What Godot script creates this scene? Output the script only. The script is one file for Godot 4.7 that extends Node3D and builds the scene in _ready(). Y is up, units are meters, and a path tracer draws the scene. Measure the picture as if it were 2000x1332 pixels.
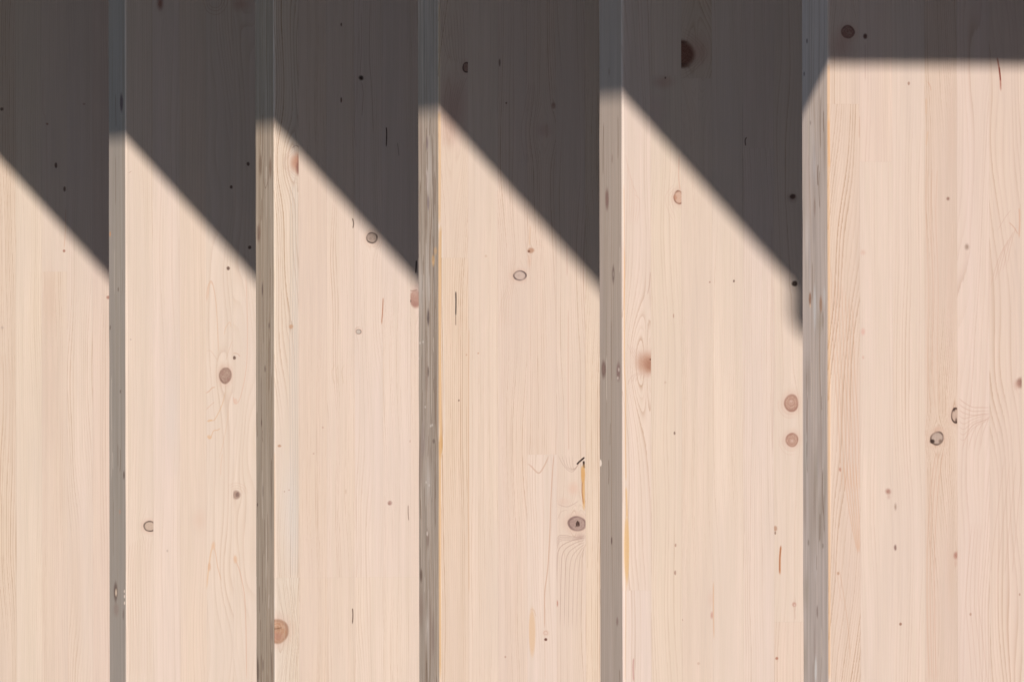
extends Node3D

# Glued laminated timber posts under a canopy, in low sun, seen along the facade through a long lens.
# x runs along the facade, z points out of it, y is up.

const SPACING = 0.85
const POST_WIDTH = 0.102
const EYE = 1.6
const LAYER = 0.045
const POST_TOP = 2.9955
const FIRST_LAYER = [44.0, 46.0, 39.5, 45.3, 41.5, 44.0]
const TEX_TOP = 720.0        # millimetres above eye level
const TEX_HEIGHT = 1280.0

# ---------------------------------------------------------------- wood painter
class Wood:
	var w := 720
	var h := 1600
	var width_mm := 314.0
	var first := 44.0
	var layers := 7
	var kr := Vector3.ONE
	var seed_no := 1
	var fibre := 1.0
	var pieces := []
	var ops := []
	var bytes := PackedByteArray()

	func board(l, top, tone, ring, con, tilt, wav):
		pieces.append([l, top, tone, ring, con, tilt, wav])

	func grain(): pass

	func spot(l, x, y, rx, ry, col, a, soft, bend): ops.append([0, l, x, y, rx, ry, col, a, soft, bend])

	func knot(l, x, y, rx, ry, inner, ia, rim, ra, bend): ops.append([1, l, x, y, rx, ry, inner, ia, rim, ra, bend])

	func line(pts, width, col, a, l): ops.append([2, l, pts, width, col, a])

	func layer_lo(l: int) -> float: return 0.0 if l == 0 else first + 45.0 * (l - 1)

	func layer_hi(l: int) -> float: return width_mm if l >= layers - 1 else first + 45.0 * l

	func blend(i: int, c: Color, a: float) -> void:
		var o := i * 3
		bytes[o] = int(lerpf(bytes[o], c.r8, a))
		bytes[o + 1] = int(lerpf(bytes[o + 1], c.g8, a))
		bytes[o + 2] = int(lerpf(bytes[o + 2], c.b8, a))

	func finish() -> void:
		var rng := RandomNumberGenerator.new()
		rng.seed = 911 + seed_no * 77
		bytes.resize(w * h * 3)
		var disp := PackedFloat32Array(); disp.resize(w * h)
		var px := width_mm / w
		var py := 1280.0 / h
		# how the fibres are pushed aside by each knot
		for o in ops:
			if o[0] == 2: continue
			var bend: float = o[10] if o[0] == 1 else o[9]
			if bend <= 0.01: continue
			var cx: float = o[2]; var cy: float = 720.0 - o[3]
			var rx: float = o[4]; var ry: float = o[5]
			var lo := layer_lo(o[1]); var hi := layer_hi(o[1])
			var x0 := clampi(int(maxf(lo, cx - rx * 4.0) / px), 0, w); var x1 := clampi(int(minf(hi, cx + rx * 4.0) / px), 0, w)
			var y0 := clampi(int((cy - ry * 7.0) / py), 0, h); var y1 := clampi(int((cy + ry * 7.0) / py), 0, h)
			for y in range(y0, y1):
				var dy := (y * py - cy) / (ry * 2.6)
				var ey := exp(-dy * dy)
				for x in range(x0, x1):
					var dx := x * px - cx
					var q := dx / (rx * 1.9)
					disp[y * w + x] += bend * rx * 0.8 * dx / sqrt(dx * dx + rx * rx * 0.16) * ey * exp(-q * q)
		# growth rings, fibres and mottling
		var nz := FastNoiseLite.new(); nz.seed = seed_no * 13 + 5; nz.noise_type = FastNoiseLite.TYPE_SIMPLEX_SMOOTH
		nz.frequency = 1.0; nz.fractal_octaves = 2
		var fz := FastNoiseLite.new(); fz.seed = seed_no * 31 + 9; fz.frequency = 1.0; fz.fractal_octaves = 3
		var strength := PackedFloat32Array()
		for i in 256: strength.append(0.25 + 1.25 * pow(rng.randf(), 1.6))
		var seg_col := PackedInt32Array(); seg_col.resize(w)
		for x in w:
			var mm := x * px
			seg_col[x] = 0 if layers == 1 else mini(layers - 1, 0 if mm < first else int((mm - first) / 45.0) + 1)
		var seam := PackedFloat32Array(); seam.resize(w)
		for x in w:
			seam[x] = 1.0
			if layers > 1:
				var mm := (x + 0.5) * px
				for l in range(1, layers):
					var dd := absf(mm - layer_lo(l))
					if dd < px: seam[x] = 0.976
		for y in h:
			var up := 720.0 - y * py
			var cur := []
			cur.resize(layers)
			var near_joint := []
			near_joint.resize(layers); near_joint.fill(1.0)
			for p in pieces:
				if p[1] > up: cur[p[0]] = p
				if absf(p[1] - up) < py * 0.6: near_joint[p[0]] = 0.988
			var lp := -1
			var br := 0.0; var bg := 0.0; var bb := 0.0
			var inv := 1.0; var con := 0.0; var tilt := 0.0; var wav := 0.0; var off := 0.0; var jf := 1.0
			var o := y * w * 3
			for x in w:
				var l := seg_col[x]
				if l != lp:
					lp = l
					var p: Array = cur[l]
					var c: Color = p[2]
					br = c.r8; bg = c.g8; bb = c.b8
					inv = 1.1 / p[3]; con = p[4] * 2.05; tilt = p[5]; wav = p[6]
					off = l * 57.3 + (31.0 if p[1] < 5000.0 and p[1] > -270.0 else 0.0); jf = near_joint[l]
				var mx := x * px
				var n1 := nz.get_noise_2d(mx * 0.011 + off, up * 0.0021)
				var n2 := fz.get_noise_2d(mx * 0.8 + off, up * 0.009)
				var n3 := nz.get_noise_2d(mx * 0.085 + off * 1.7, up * 0.0022 + 9.0)
				var ph := (mx - disp[y * w + x] + n1 * wav * 3.6 + n2 * 0.5 + up * tilt + 400.0) * inv
				var ip := int(ph)
				var f := ph - ip
				var v := f * f * f * (1.0 - smoothstep(0.9, 1.0, f)) * 1.25
				v *= strength[(ip + l * 37) & 255] * con * (0.75 + n1 * 0.9)
				var m := (1.0 + n2 * 0.026 * fibre + n1 * 0.022 + n3 * 0.019 * fibre) * seam[x] * jf
				bytes[o] = clampi(int(br * m * (1.0 - v * 0.75) + 0.5), 0, 255)
				bytes[o + 1] = clampi(int(bg * m * (1.0 - v * 1.05) + 0.5), 0, 255)
				bytes[o + 2] = clampi(int(bb * (m - n1 * 0.008 + n3 * 0.007) * (1.0 - v * 1.3) + 0.5), 0, 255)
				o += 3
		# knots, cracks, resin and stains
		var halo := Color8(222, 182, 158)
		for op in ops:
			var lo := 0.0; var hi := width_mm
			if op[1] >= 0:
				lo = layer_lo(op[1]); hi = layer_hi(op[1])
			if op[0] == 2:
				paint_line(op, lo, hi, px, py)
				continue
			var cx: float = op[2]; var cy: float = 720.0 - op[3]
			var rx: float = op[4]; var ry: float = op[5]
			var ext := 1.35 if op[0] == 0 else 2.0
			var x0 := clampi(int(ceil(maxf(lo, cx - rx * ext - px) / px - 0.5)), 0, w); var x1 := clampi(int(ceil(minf(hi, cx + rx * ext + px) / px - 0.5)), 0, w)
			var y0 := clampi(int((cy - ry * ext) / py), 0, h); var y1 := clampi(int((cy + ry * ext) / py) + 1, 0, h)
			for y in range(y0, y1):
				var dy := ((y + 0.5) * py - cy) / ry
				for x in range(x0, x1):
					var dx := ((x + 0.5) * px - cx) / rx
					var r := sqrt(dx * dx + dy * dy)
					r *= 1.0 + 0.16 * nz.get_noise_2d(cx + dx / (r + 0.3) * 0.35, cy + dy / (r + 0.3) * 0.35)
					if r > ext: continue
					if op[0] == 0:
						var soft: float = op[8]
						var a: float = op[7] * (1.0 - smoothstep(maxf(0.0, 1.0 - soft), 1.0 + 0.34 * soft, r))
						blend(y * w + x, op[6], a * (0.9 + 0.25 * fz.get_noise_2d(x * 0.35, y * 0.2)))
					else:
						var tex := 0.84 + 0.16 * sin(r * 13.0 + nz.get_noise_2d(dx * 1.5 + cx, dy * 1.5) * 5.0)
						var a1: float = op[7] * (1.0 - smoothstep(0.88, 1.06, r)) * tex
						blend(y * w + x, halo, 0.42 * (1.0 - smoothstep(0.8, 2.0, r)))
						if r > 1.3: continue
						blend(y * w + x, op[6], a1)
						var band := smoothstep(0.70, 0.90, r) * (1.0 - smoothstep(0.98, 1.12, r))
						var wob := clampf(0.75 + 0.6 * nz.get_noise_2d(cx * 3.0 + dx * 0.5, cy + dy * 0.5), 0.3, 1.0)
						blend(y * w + x, op[8], op[9] * band * wob)
		# from the tone seen in full sun to the colour of the wood itself
		var lut := []
		for ch in 3:
			var t := PackedByteArray()
			for i in 256:
				var v := Color(i / 255.0, 0, 0).srgb_to_linear().r * kr[ch]
				t.append(clampi(int(Color(minf(v, 1.0), 0, 0).linear_to_srgb().r * 255.0 + 0.5), 0, 255))
			lut.append(t)
		var l0: PackedByteArray = lut[0]; var l1: PackedByteArray = lut[1]; var l2: PackedByteArray = lut[2]
		var i := 0
		while i < bytes.size():
			bytes[i] = l0[bytes[i]]; bytes[i + 1] = l1[bytes[i + 1]]; bytes[i + 2] = l2[bytes[i + 2]]
			i += 3

	func paint_line(op: Array, lo: float, hi: float, px: float, py: float) -> void:
		var src: Array = op[2]
		var half: float = op[3] * 0.5
		var pts := PackedVector2Array()
		for k in src.size() - 1:
			var a: Vector2 = src[maxi(k - 1, 0)]; var b: Vector2 = src[k]; var c: Vector2 = src[k + 1]; var d: Vector2 = src[mini(k + 2, src.size() - 1)]
			for s in 4: pts.append(b.cubic_interpolate(c, a, d, s / 4.0))
		pts.append(src[-1])
		for k in pts.size(): pts[k].y = 720.0 - pts[k].y
		var total := pts.size() - 1
		var run := 0.0
		for k in total: run += pts[k].distance_to(pts[k + 1])
		var ends := maxf(5.0, run / 16.0)
		var cover := {}
		for k in total:
			var a := pts[k]; var b := pts[k + 1]
			var grow := half + px * 1.2
			var x0 := clampi(int(maxf(lo, minf(a.x, b.x) - grow) / px), 0, w); var x1 := clampi(int(ceil(minf(hi, maxf(a.x, b.x) + grow) / px - 0.5)), 0, w)
			var y0 := clampi(int((minf(a.y, b.y) - grow) / py), 0, h); var y1 := clampi(int((maxf(a.y, b.y) + grow) / py) + 1, 0, h)
			var ab := b - a
			var len2 := maxf(ab.length_squared(), 0.0001)
			for y in range(y0, y1):
				for x in range(x0, x1):
					var p := Vector2((x + 0.5) * px, (y + 0.5) * py)
					if p.x < lo: continue
					var t := clampf((p - a).dot(ab) / len2, 0.0, 1.0)
					var dist := (p - a - ab * t).length()
					var along := (k + t) / total
					var taper := clampf(minf(along, 1.0 - along) * ends * 1.5 + 0.45, 0.0, 1.0)
					var hw := half * taper
					var cov := clampf((hw + px * 0.75 - dist) / (px * 1.5), 0.0, 1.0) * minf(1.0, hw / (px * 0.5))
					var key := y * w + x
					cov *= clampf(minf(along, 1.0 - along) * ends + 0.2, 0.0, 1.0)
					if cov > cover.get(key, 0.0): cover[key] = cov
		for key in cover: blend(key, op[4], cover[key] * op[5])

# ---------------------------------------------------------------- what each wood face shows, in millimetres behind the front edge and above eye level
func paint_side_0(w):
	w.board(0, 9999.0, Color8(233, 206, 181), 3.4, 0.070, 0.010, 2.5)
	w.board(1, 9999.0, Color8(236, 211, 187), 4.2, 0.030, 0.000, 2.0)
	w.board(2, 9999.0, Color8(236, 210, 188), 3.6, 0.030, 0.000, 2.0)
	w.board(2, 187.7, Color8(233, 206, 183), 3.2, 0.030, 0.000, 2.0)
	w.board(3, 9999.0, Color8(236, 210, 189), 4.5, 0.040, 0.010, 3.0)
	w.board(4, 9999.0, Color8(235, 207, 186), 5.0, 0.040, 0.000, 2.0)
	w.board(5, 9999.0, Color8(236, 208, 186), 4.0, 0.040, 0.000, 2.0)
	w.board(6, 9999.0, Color8(236, 208, 186), 4.0, 0.040, 0.000, 2.0)
	w.grain()
	w.spot(0, 19.5, 463.1, 3.6, 3.5, Color8(112, 86, 74), 0.80, 0.50, 0.44)
	w.spot(2, 99.6, 438.4, 2.7, 2.2, Color8(176, 132, 112), 0.80, 0.50, 0.33)
	w.spot(3, 164.6, 472.7, 2.7, 2.2, Color8(176, 132, 112), 0.50, 0.50, 0.33)
	w.spot(2, 114.8, 367.9, 2.7, 5.2, Color8(112, 86, 74), 0.90, 0.50, 0.33)
	w.spot(2, 130.0, 327.9, 2.5, 5.2, Color8(112, 86, 74), 0.80, 0.50, 0.31)
	w.line([Vector2(131.8, 296.6), Vector2(130.8, 253.0), Vector2(128.9, 226.0)], 1.52, Color8(214, 164, 130), 0.48, -1)
	w.spot(2, 128.9, 222.6, 2.7, 3.0, Color8(165, 110, 90), 0.80, 0.50, 0.33)
	w.spot(4, 206.5, 143.4, 3.6, 3.5, Color8(165, 110, 90), 0.70, 0.50, 0.44)
	w.line([Vector2(92.5, 518.4), Vector2(91.5, 461.8), Vector2(96.9, 447.0), Vector2(98.6, 387.9), Vector2(99.3, 283.4)], 1.10, Color8(215, 180, 155), 0.40, -1)
	w.spot(2, 103.5, 135.5, 14.4, 65.3, Color8(220, 184, 158), 0.35, 1.00, 0.00)
	w.spot(2, 102.4, -12.5, 12.6, 139.3, Color8(224, 192, 166), 0.30, 1.00, 0.00)
	w.spot(3, 146.9, -352.3, 18.1, 139.3, Color8(226, 196, 166), 0.40, 1.00, 0.00)
	w.line([Vector2(17.6, -142.7), Vector2(19.5, -73.2), Vector2(22.3, -12.3), Vector2(17.9, 48.5)], 1.38, Color8(219, 180, 150), 0.24, -1)
	w.line([Vector2(23.9, -142.7), Vector2(25.8, -73.2), Vector2(28.6, -12.4), Vector2(24.2, 48.5)], 1.38, Color8(219, 180, 150), 0.24, -1)
	w.line([Vector2(30.2, -142.7), Vector2(32.1, -73.2), Vector2(34.9, -12.4), Vector2(30.5, 48.5)], 1.38, Color8(219, 180, 150), 0.22, -1)
	w.line([Vector2(35.6, -142.8), Vector2(37.5, -73.2), Vector2(40.3, -12.4), Vector2(35.9, 48.5)], 1.38, Color8(219, 180, 150), 0.19, -1)
	w.spot(0, 19.8, 91.9, 2.7, 2.6, Color8(196, 172, 155), 0.70, 0.50, 0.33)
	w.finish()

func paint_side_1(w):
	w.board(0, 9999.0, Color8(238, 212, 189), 4.2, 0.050, 0.004, 2.0)
	w.board(1, 9999.0, Color8(238, 212, 192), 5.0, 0.020, 0.000, 2.0)
	w.board(2, 9999.0, Color8(237, 210, 187), 5.0, 0.020, 0.000, 2.0)
	w.board(3, 9999.0, Color8(238, 213, 191), 9.0, 0.040, 0.010, 8.0)
	w.board(4, 9999.0, Color8(238, 213, 191), 8.0, 0.040, 0.000, 7.0)
	w.board(5, 9999.0, Color8(237, 211, 187), 4.0, 0.040, 0.000, 2.0)
	w.board(6, 9999.0, Color8(236, 210, 188), 4.0, 0.040, 0.000, 2.0)
	w.grain()
	w.spot(1, 59.0, 613.1, 6.0, 13.3, Color8(150, 95, 80), 0.80, 1.00, 0.78)
	w.spot(4, 193.7, 612.7, 19.1, 13.3, Color8(200, 150, 130), 0.50, 1.00, 1.00)
	w.line([Vector2(141.3, 622.2), Vector2(142.7, 610.1), Vector2(153.1, 606.7), Vector2(160.3, 610.9), Vector2(164.6, 624.0)], 1.17, Color8(205, 165, 140), 0.44, -1)
	w.line([Vector2(136.7, 622.1), Vector2(140.1, 606.4), Vector2(153.1, 601.5), Vector2(163.4, 607.4), Vector2(169.5, 624.1)], 1.17, Color8(205, 165, 140), 0.44, -1)
	w.line([Vector2(131.2, 622.1), Vector2(137.1, 602.0), Vector2(153.1, 595.4), Vector2(167.1, 603.4), Vector2(175.3, 624.1)], 1.17, Color8(205, 165, 140), 0.44, -1)
	w.spot(4, 207.1, 353.3, 3.1, 3.5, Color8(112, 86, 74), 0.95, 0.50, 0.40)
	w.spot(3, 178.5, 315.8, 2.8, 3.2, Color8(112, 86, 74), 0.95, 0.50, 0.36)
	w.spot(4, 209.5, 217.8, 3.1, 3.5, Color8(112, 86, 74), 0.95, 0.50, 0.40)
	w.spot(3, 173.1, 183.6, 3.1, 3.5, Color8(112, 86, 74), 0.95, 0.50, 0.40)
	w.spot(4, 183.2, 38.2, 3.0, 3.3, Color8(112, 86, 74), 0.95, 0.50, 0.39)
	w.line([Vector2(181.5, 45.7), Vector2(188.4, 44.9), Vector2(192.7, 39.9)], 1.38, Color8(214, 170, 145), 0.48, -1)
	w.knot(3, 168.4, 10.0, 9.9, 13.3, Color8(170, 136, 118), 0.95, Color8(138, 104, 88), 0.51, 1.20)
	w.spot(3, 163.3, 14.1, 3.5, 5.0, Color8(172, 132, 116), 0.50, 0.50, 0.44)
	w.spot(3, 172.8, 3.3, 3.5, 3.3, Color8(170, 128, 112), 0.50, 0.50, 0.44)
	w.spot(4, 186.3, -184.5, 7.4, 8.3, Color8(178, 146, 128), 0.95, 0.40, 1.00)
	w.spot(4, 188.0, -183.7, 3.5, 4.2, Color8(130, 102, 90), 0.70, 0.50, 0.44)
	w.line([Vector2(177.3, -175.8), Vector2(186.3, -172.9), Vector2(194.8, -176.4), Vector2(197.2, -183.4)], 1.03, Color8(224, 188, 162), 0.48, -1)
	w.line([Vector2(174.7, -172.6), Vector2(186.3, -168.7), Vector2(197.8, -173.5), Vector2(201.1, -183.0)], 1.03, Color8(224, 188, 162), 0.48, -1)
	w.line([Vector2(172.1, -169.5), Vector2(186.3, -164.6), Vector2(200.8, -170.6), Vector2(205.0, -182.6)], 1.03, Color8(224, 188, 162), 0.48, -1)
	w.knot(0, 39.5, -234.3, 10.3, 8.3, Color8(200, 172, 150), 0.80, Color8(92, 76, 66), 0.81, 1.40)
	w.line([Vector2(6.7, -262.3), Vector2(3.2, -302.0), Vector2(2.3, -376.6), Vector2(2.1, -475.9)], 0.90, Color8(214, 178, 152), 0.40, 0)
	w.line([Vector2(11.2, -259.8), Vector2(7.7, -302.1), Vector2(6.9, -376.6), Vector2(6.9, -476.0)], 0.90, Color8(214, 178, 152), 0.39, 0)
	w.line([Vector2(15.7, -257.4), Vector2(12.2, -302.1), Vector2(11.5, -376.6), Vector2(11.7, -476.0)], 0.90, Color8(214, 178, 152), 0.37, 0)
	w.line([Vector2(20.2, -254.9), Vector2(16.7, -302.1), Vector2(16.2, -376.7), Vector2(16.5, -476.1)], 0.90, Color8(214, 178, 152), 0.36, 0)
	w.line([Vector2(24.6, -252.5), Vector2(21.1, -302.2), Vector2(20.8, -376.7), Vector2(21.3, -476.1)], 0.90, Color8(214, 178, 152), 0.34, 0)
	w.line([Vector2(29.1, -250.0), Vector2(25.6, -302.2), Vector2(25.5, -376.8), Vector2(26.2, -476.2)], 0.90, Color8(214, 178, 152), 0.33, 0)
	w.line([Vector2(33.6, -247.6), Vector2(30.1, -302.2), Vector2(30.1, -376.8), Vector2(31.0, -476.2)], 0.90, Color8(214, 178, 152), 0.32, 0)
	w.line([Vector2(38.1, -250.1), Vector2(34.5, -302.3), Vector2(34.8, -376.8), Vector2(35.8, -476.3)], 0.90, Color8(214, 178, 152), 0.30, 0)
	w.line([Vector2(42.5, -252.6), Vector2(39.0, -302.3), Vector2(39.4, -376.9), Vector2(40.6, -476.3)], 0.90, Color8(214, 178, 152), 0.29, 0)
	w.line([Vector2(136.7, 127.9), Vector2(137.6, 149.5), Vector2(142.8, 162.8), Vector2(147.1, 157.0), Vector2(152.2, 128.8), Vector2(154.8, 87.3), Vector2(156.4, 45.7)], 1.52, Color8(226, 184, 154), 0.60, -1)
	w.line([Vector2(138.4, 132.9), Vector2(140.2, 152.0), Vector2(143.6, 161.2), Vector2(147.1, 156.2)], 2.21, Color8(232, 190, 158), 0.48, -1)
	w.line([Vector2(166.0, 74.8), Vector2(168.6, 87.3), Vector2(175.5, 96.4), Vector2(177.2, 87.2)], 1.52, Color8(230, 192, 160), 0.56, -1)
	w.line([Vector2(135.7, 49.1), Vector2(142.6, 49.9), Vector2(149.5, 41.6), Vector2(154.7, 33.3)], 1.24, Color8(226, 190, 164), 0.48, -1)
	w.line([Vector2(168.5, 33.2), Vector2(173.7, 49.9), Vector2(179.8, 66.5)], 1.24, Color8(226, 190, 164), 0.48, -1)
	w.line([Vector2(134.7, -19.0), Vector2(140.7, -15.7), Vector2(145.1, -10.7), Vector2(151.1, -9.1)], 1.79, Color8(222, 176, 146), 0.60, -1)
	w.line([Vector2(135.5, -45.6), Vector2(142.4, -39.0), Vector2(149.4, -33.2)], 1.17, Color8(224, 180, 150), 0.56, -1)
	w.line([Vector2(136.3, -64.7), Vector2(142.4, -62.2), Vector2(148.4, -63.1), Vector2(155.4, -52.3), Vector2(162.3, -37.4), Vector2(168.4, -16.6)], 1.38, Color8(226, 180, 140), 0.60, -1)
	w.line([Vector2(137.2, -64.7), Vector2(145.8, -63.1)], 2.48, Color8(230, 182, 138), 0.56, -1)
	w.line([Vector2(137.2, -87.1), Vector2(142.3, -92.1), Vector2(147.5, -80.5), Vector2(154.5, -78.9), Vector2(159.7, -75.6)], 1.52, Color8(226, 180, 142), 0.60, -1)
	w.spot(3, 140.6, -90.5, 4.3, 4.2, Color8(232, 186, 144), 0.60, 0.50, 0.56)
	w.line([Vector2(157.0, -124.6), Vector2(163.1, -103.8), Vector2(170.0, -70.6), Vector2(173.5, -45.7)], 1.24, Color8(230, 190, 160), 0.44, -1)
	w.line([Vector2(183.1, -35.8), Vector2(181.4, -25.8), Vector2(183.9, -34.9), Vector2(189.1, -34.1), Vector2(194.3, -22.5), Vector2(201.3, 8.3), Vector2(204.9, 45.7), Vector2(205.0, 120.5), Vector2(202.5, 170.4)], 1.38, Color8(228, 184, 158), 0.56, -1)
	w.spot(4, 184.8, -32.4, 4.3, 5.8, Color8(232, 192, 166), 0.70, 0.50, 0.56)
	w.line([Vector2(135.9, -336.2), Vector2(138.5, -307.2), Vector2(142.9, -278.1), Vector2(147.2, -263.2)], 2.48, Color8(232, 188, 148), 0.60, -1)
	w.line([Vector2(147.2, -263.2), Vector2(150.7, -278.2), Vector2(154.9, -303.1), Vector2(160.9, -323.9)], 1.45, Color8(226, 180, 148), 0.60, -1)
	w.spot(3, 140.2, -300.5, 3.0, 7.5, Color8(226, 176, 140), 0.60, 0.50, 0.39)
	w.spot(3, 147.2, -266.5, 3.9, 7.5, Color8(234, 192, 158), 0.70, 0.50, 0.50)
	w.line([Vector2(182.6, -285.1), Vector2(186.9, -295.1), Vector2(192.1, -310.1), Vector2(198.1, -336.7), Vector2(200.7, -361.7), Vector2(202.3, -411.5), Vector2(203.0, -488.0)], 1.52, Color8(222, 174, 146), 0.56, -1)
	w.spot(4, 184.4, -289.2, 3.9, 7.5, Color8(232, 188, 152), 0.70, 0.50, 0.50)
	w.line([Vector2(159.5, -153.7), Vector2(160.4, -132.9), Vector2(163.0, -116.3)], 2.07, Color8(232, 194, 166), 0.48, -1)
	w.spot(1, 69.5, -274.3, 1.7, 2.5, Color8(196, 172, 155), 0.60, 0.50, 0.22)
	w.spot(0, 8.2, 68.2, 1.7, 1.7, Color8(196, 172, 155), 0.70, 0.50, 0.22)
	w.line([Vector2(5.2, 337.5), Vector2(10.4, 340.8)], 1.03, Color8(176, 132, 112), 0.40, -1)
	w.spot(2, 124.8, -224.1, 13.8, 20.8, Color8(226, 190, 162), 0.35, 1.00, 0.00)
	w.spot(1, 76.8, -62.0, 12.1, 74.7, Color8(228, 210, 196), 0.40, 1.00, 0.00)
	w.finish()

func paint_side_2(w):
	w.board(0, 9999.0, Color8(236, 211, 188), 4.6, 0.080, 0.006, 4.0)
	w.board(0, -302.1, Color8(237, 214, 191), 4.4, 0.090, -0.030, 4.0)
	w.board(1, 9999.0, Color8(236, 208, 185), 2.6, 0.050, 0.000, 1.5)
	w.board(2, 9999.0, Color8(238, 211, 189), 3.4, 0.050, 0.010, 3.0)
	w.board(3, 9999.0, Color8(239, 213, 193), 4.2, 0.040, 0.010, 3.0)
	w.board(4, 9999.0, Color8(239, 213, 193), 2.8, 0.035, 0.000, 2.0)
	w.board(5, 9999.0, Color8(239, 212, 191), 2.8, 0.030, 0.000, 2.0)
	w.board(1, -302.1, Color8(236, 208, 184), 2.6, 0.050, 0.000, 1.5)
	w.board(2, -302.1, Color8(238, 211, 188), 3.3, 0.050, 0.000, 2.5)
	w.board(3, -302.1, Color8(239, 213, 191), 4.0, 0.040, 0.000, 3.0)
	w.board(4, -302.1, Color8(239, 213, 191), 2.8, 0.035, 0.000, 2.0)
	w.board(5, -302.1, Color8(238, 212, 190), 2.8, 0.030, 0.000, 2.0)
	w.board(6, 9999.0, Color8(236, 210, 188), 4.0, 0.040, 0.000, 2.0)
	w.grain()
	w.spot(0, 35.8, 336.5, 16.5, 19.7, Color8(226, 186, 162), 0.60, 1.00, 1.60)
	w.spot(0, 36.6, 336.5, 10.7, 15.8, Color8(192, 130, 100), 0.95, 0.80, 0.00)
	w.spot(0, 38.6, 328.6, 4.1, 12.6, Color8(140, 92, 76), 0.85, 0.70, 0.00)
	w.line([Vector2(29.2, 358.5), Vector2(35.0, 363.3), Vector2(39.9, 360.2)], 1.38, Color8(140, 105, 95), 0.48, 0)
	w.line([Vector2(38.3, 350.7), Vector2(39.0, 323.1)], 1.52, Color8(150, 110, 98), 0.40, 0)
	w.line([Vector2(40.7, 357.0), Vector2(30.9, 352.9), Vector2(17.3, 336.4), Vector2(30.8, 319.0), Vector2(40.7, 316.0)], 1.03, Color8(208, 176, 156), 0.40, 0)
	w.line([Vector2(40.7, 362.5), Vector2(30.9, 357.3), Vector2(15.8, 336.4), Vector2(30.8, 314.3), Vector2(40.6, 310.5)], 1.03, Color8(208, 176, 156), 0.40, 0)
	w.line([Vector2(40.8, 368.8), Vector2(30.9, 362.3), Vector2(14.2, 336.4), Vector2(30.8, 309.0), Vector2(40.6, 304.2)], 1.03, Color8(208, 176, 156), 0.40, 0)
	w.line([Vector2(25.8, 303.3), Vector2(26.4, 177.2), Vector2(24.5, 35.3), Vector2(25.8, -161.8), Vector2(24.8, -300.5)], 1.10, Color8(192, 174, 158), 0.40, 0)
	w.line([Vector2(29.9, 303.3), Vector2(30.5, 177.2), Vector2(28.6, 35.3), Vector2(29.9, -161.8), Vector2(28.9, -300.5)], 1.10, Color8(192, 174, 158), 0.40, 0)
	w.line([Vector2(34.1, 303.4), Vector2(34.7, 177.2), Vector2(32.8, 35.3), Vector2(34.0, -161.8), Vector2(33.0, -300.5)], 1.10, Color8(192, 174, 158), 0.40, 0)
	w.line([Vector2(37.3, 303.4), Vector2(37.9, 177.2), Vector2(36.0, 35.3), Vector2(37.3, -161.8), Vector2(36.3, -300.5)], 1.10, Color8(192, 174, 158), 0.40, 0)
	w.spot(0, 33.0, 161.4, 7.4, 441.6, Color8(218, 205, 192), 0.28, 1.00, 0.00)
	w.spot(0, 28.2, -205.1, 13.2, 106.4, Color8(224, 213, 203), 0.50, 1.00, 0.00)
	w.spot(0, 13.4, -201.1, 11.5, 102.4, Color8(236, 218, 203), 0.30, 1.00, 0.00)
	w.spot(3, 140.7, 468.1, 4.5, 4.3, Color8(70, 50, 42), 0.95, 0.70, 0.61)
	w.line([Vector2(140.8, 572.4), Vector2(141.6, 517.1), Vector2(139.0, 473.7)], 1.24, Color8(190, 155, 132), 0.36, -1)
	w.line([Vector2(141.5, 461.8), Vector2(143.9, 442.1), Vector2(141.4, 406.5)], 1.24, Color8(170, 130, 108), 0.40, -1)
	w.line([Vector2(155.7, 588.4), Vector2(153.9, 501.4), Vector2(157.2, 458.0), Vector2(160.3, 382.9)], 1.24, Color8(185, 150, 128), 0.40, -1)
	w.line([Vector2(132.2, 359.1), Vector2(129.8, 398.5), Vector2(134.0, 453.9), Vector2(136.7, 540.8)], 0.97, Color8(195, 160, 138), 0.32, -1)
	w.spot(2, 108.6, 550.0, 1.6, 3.2, Color8(112, 86, 74), 0.80, 0.50, 0.22)
	w.spot(2, 108.4, 433.9, 1.5, 4.7, Color8(112, 86, 74), 0.90, 0.50, 0.20)
	w.line([Vector2(181.0, 392.5), Vector2(181.8, 381.5), Vector2(181.0, 361.7)], 1.52, Color8(70, 52, 46), 1.00, -1)
	w.line([Vector2(199.2, 368.9), Vector2(201.6, 347.6)], 1.10, Color8(112, 86, 74), 0.42, -1)
	w.line([Vector2(126.2, 251.6), Vector2(127.9, 243.7), Vector2(127.0, 235.8)], 1.52, Color8(92, 76, 68), 0.95, -1)
	w.knot(3, 157.1, 221.3, 8.9, 8.1, Color8(180, 155, 138), 0.85, Color8(84, 70, 62), 0.81, 1.50)
	w.spot(3, 155.1, 220.1, 2.9, 2.8, Color8(164, 140, 126), 0.60, 0.50, 0.39)
	w.line([Vector2(169.9, 217.0), Vector2(166.0, 208.1), Vector2(159.3, 207.4)], 1.03, Color8(222, 188, 164), 0.40, -1)
	w.line([Vector2(174.9, 217.0), Vector2(169.4, 207.2), Vector2(160.3, 202.7)], 1.03, Color8(222, 188, 164), 0.40, -1)
	w.spot(5, 227.7, 127.7, 11.6, 15.8, Color8(184, 138, 120), 0.95, 0.30, 0.80)
	w.spot(5, 228.6, 141.1, 9.9, 12.7, Color8(224, 188, 168), 0.60, 1.00, 0.00)
	w.line([Vector2(218.6, 140.3), Vector2(223.6, 139.5), Vector2(231.1, 141.1)], 1.24, Color8(150, 112, 96), 0.56, 5)
	w.spot(5, 219.4, 123.7, 1.7, 2.4, Color8(80, 52, 44), 0.90, 0.50, 0.00)
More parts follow.
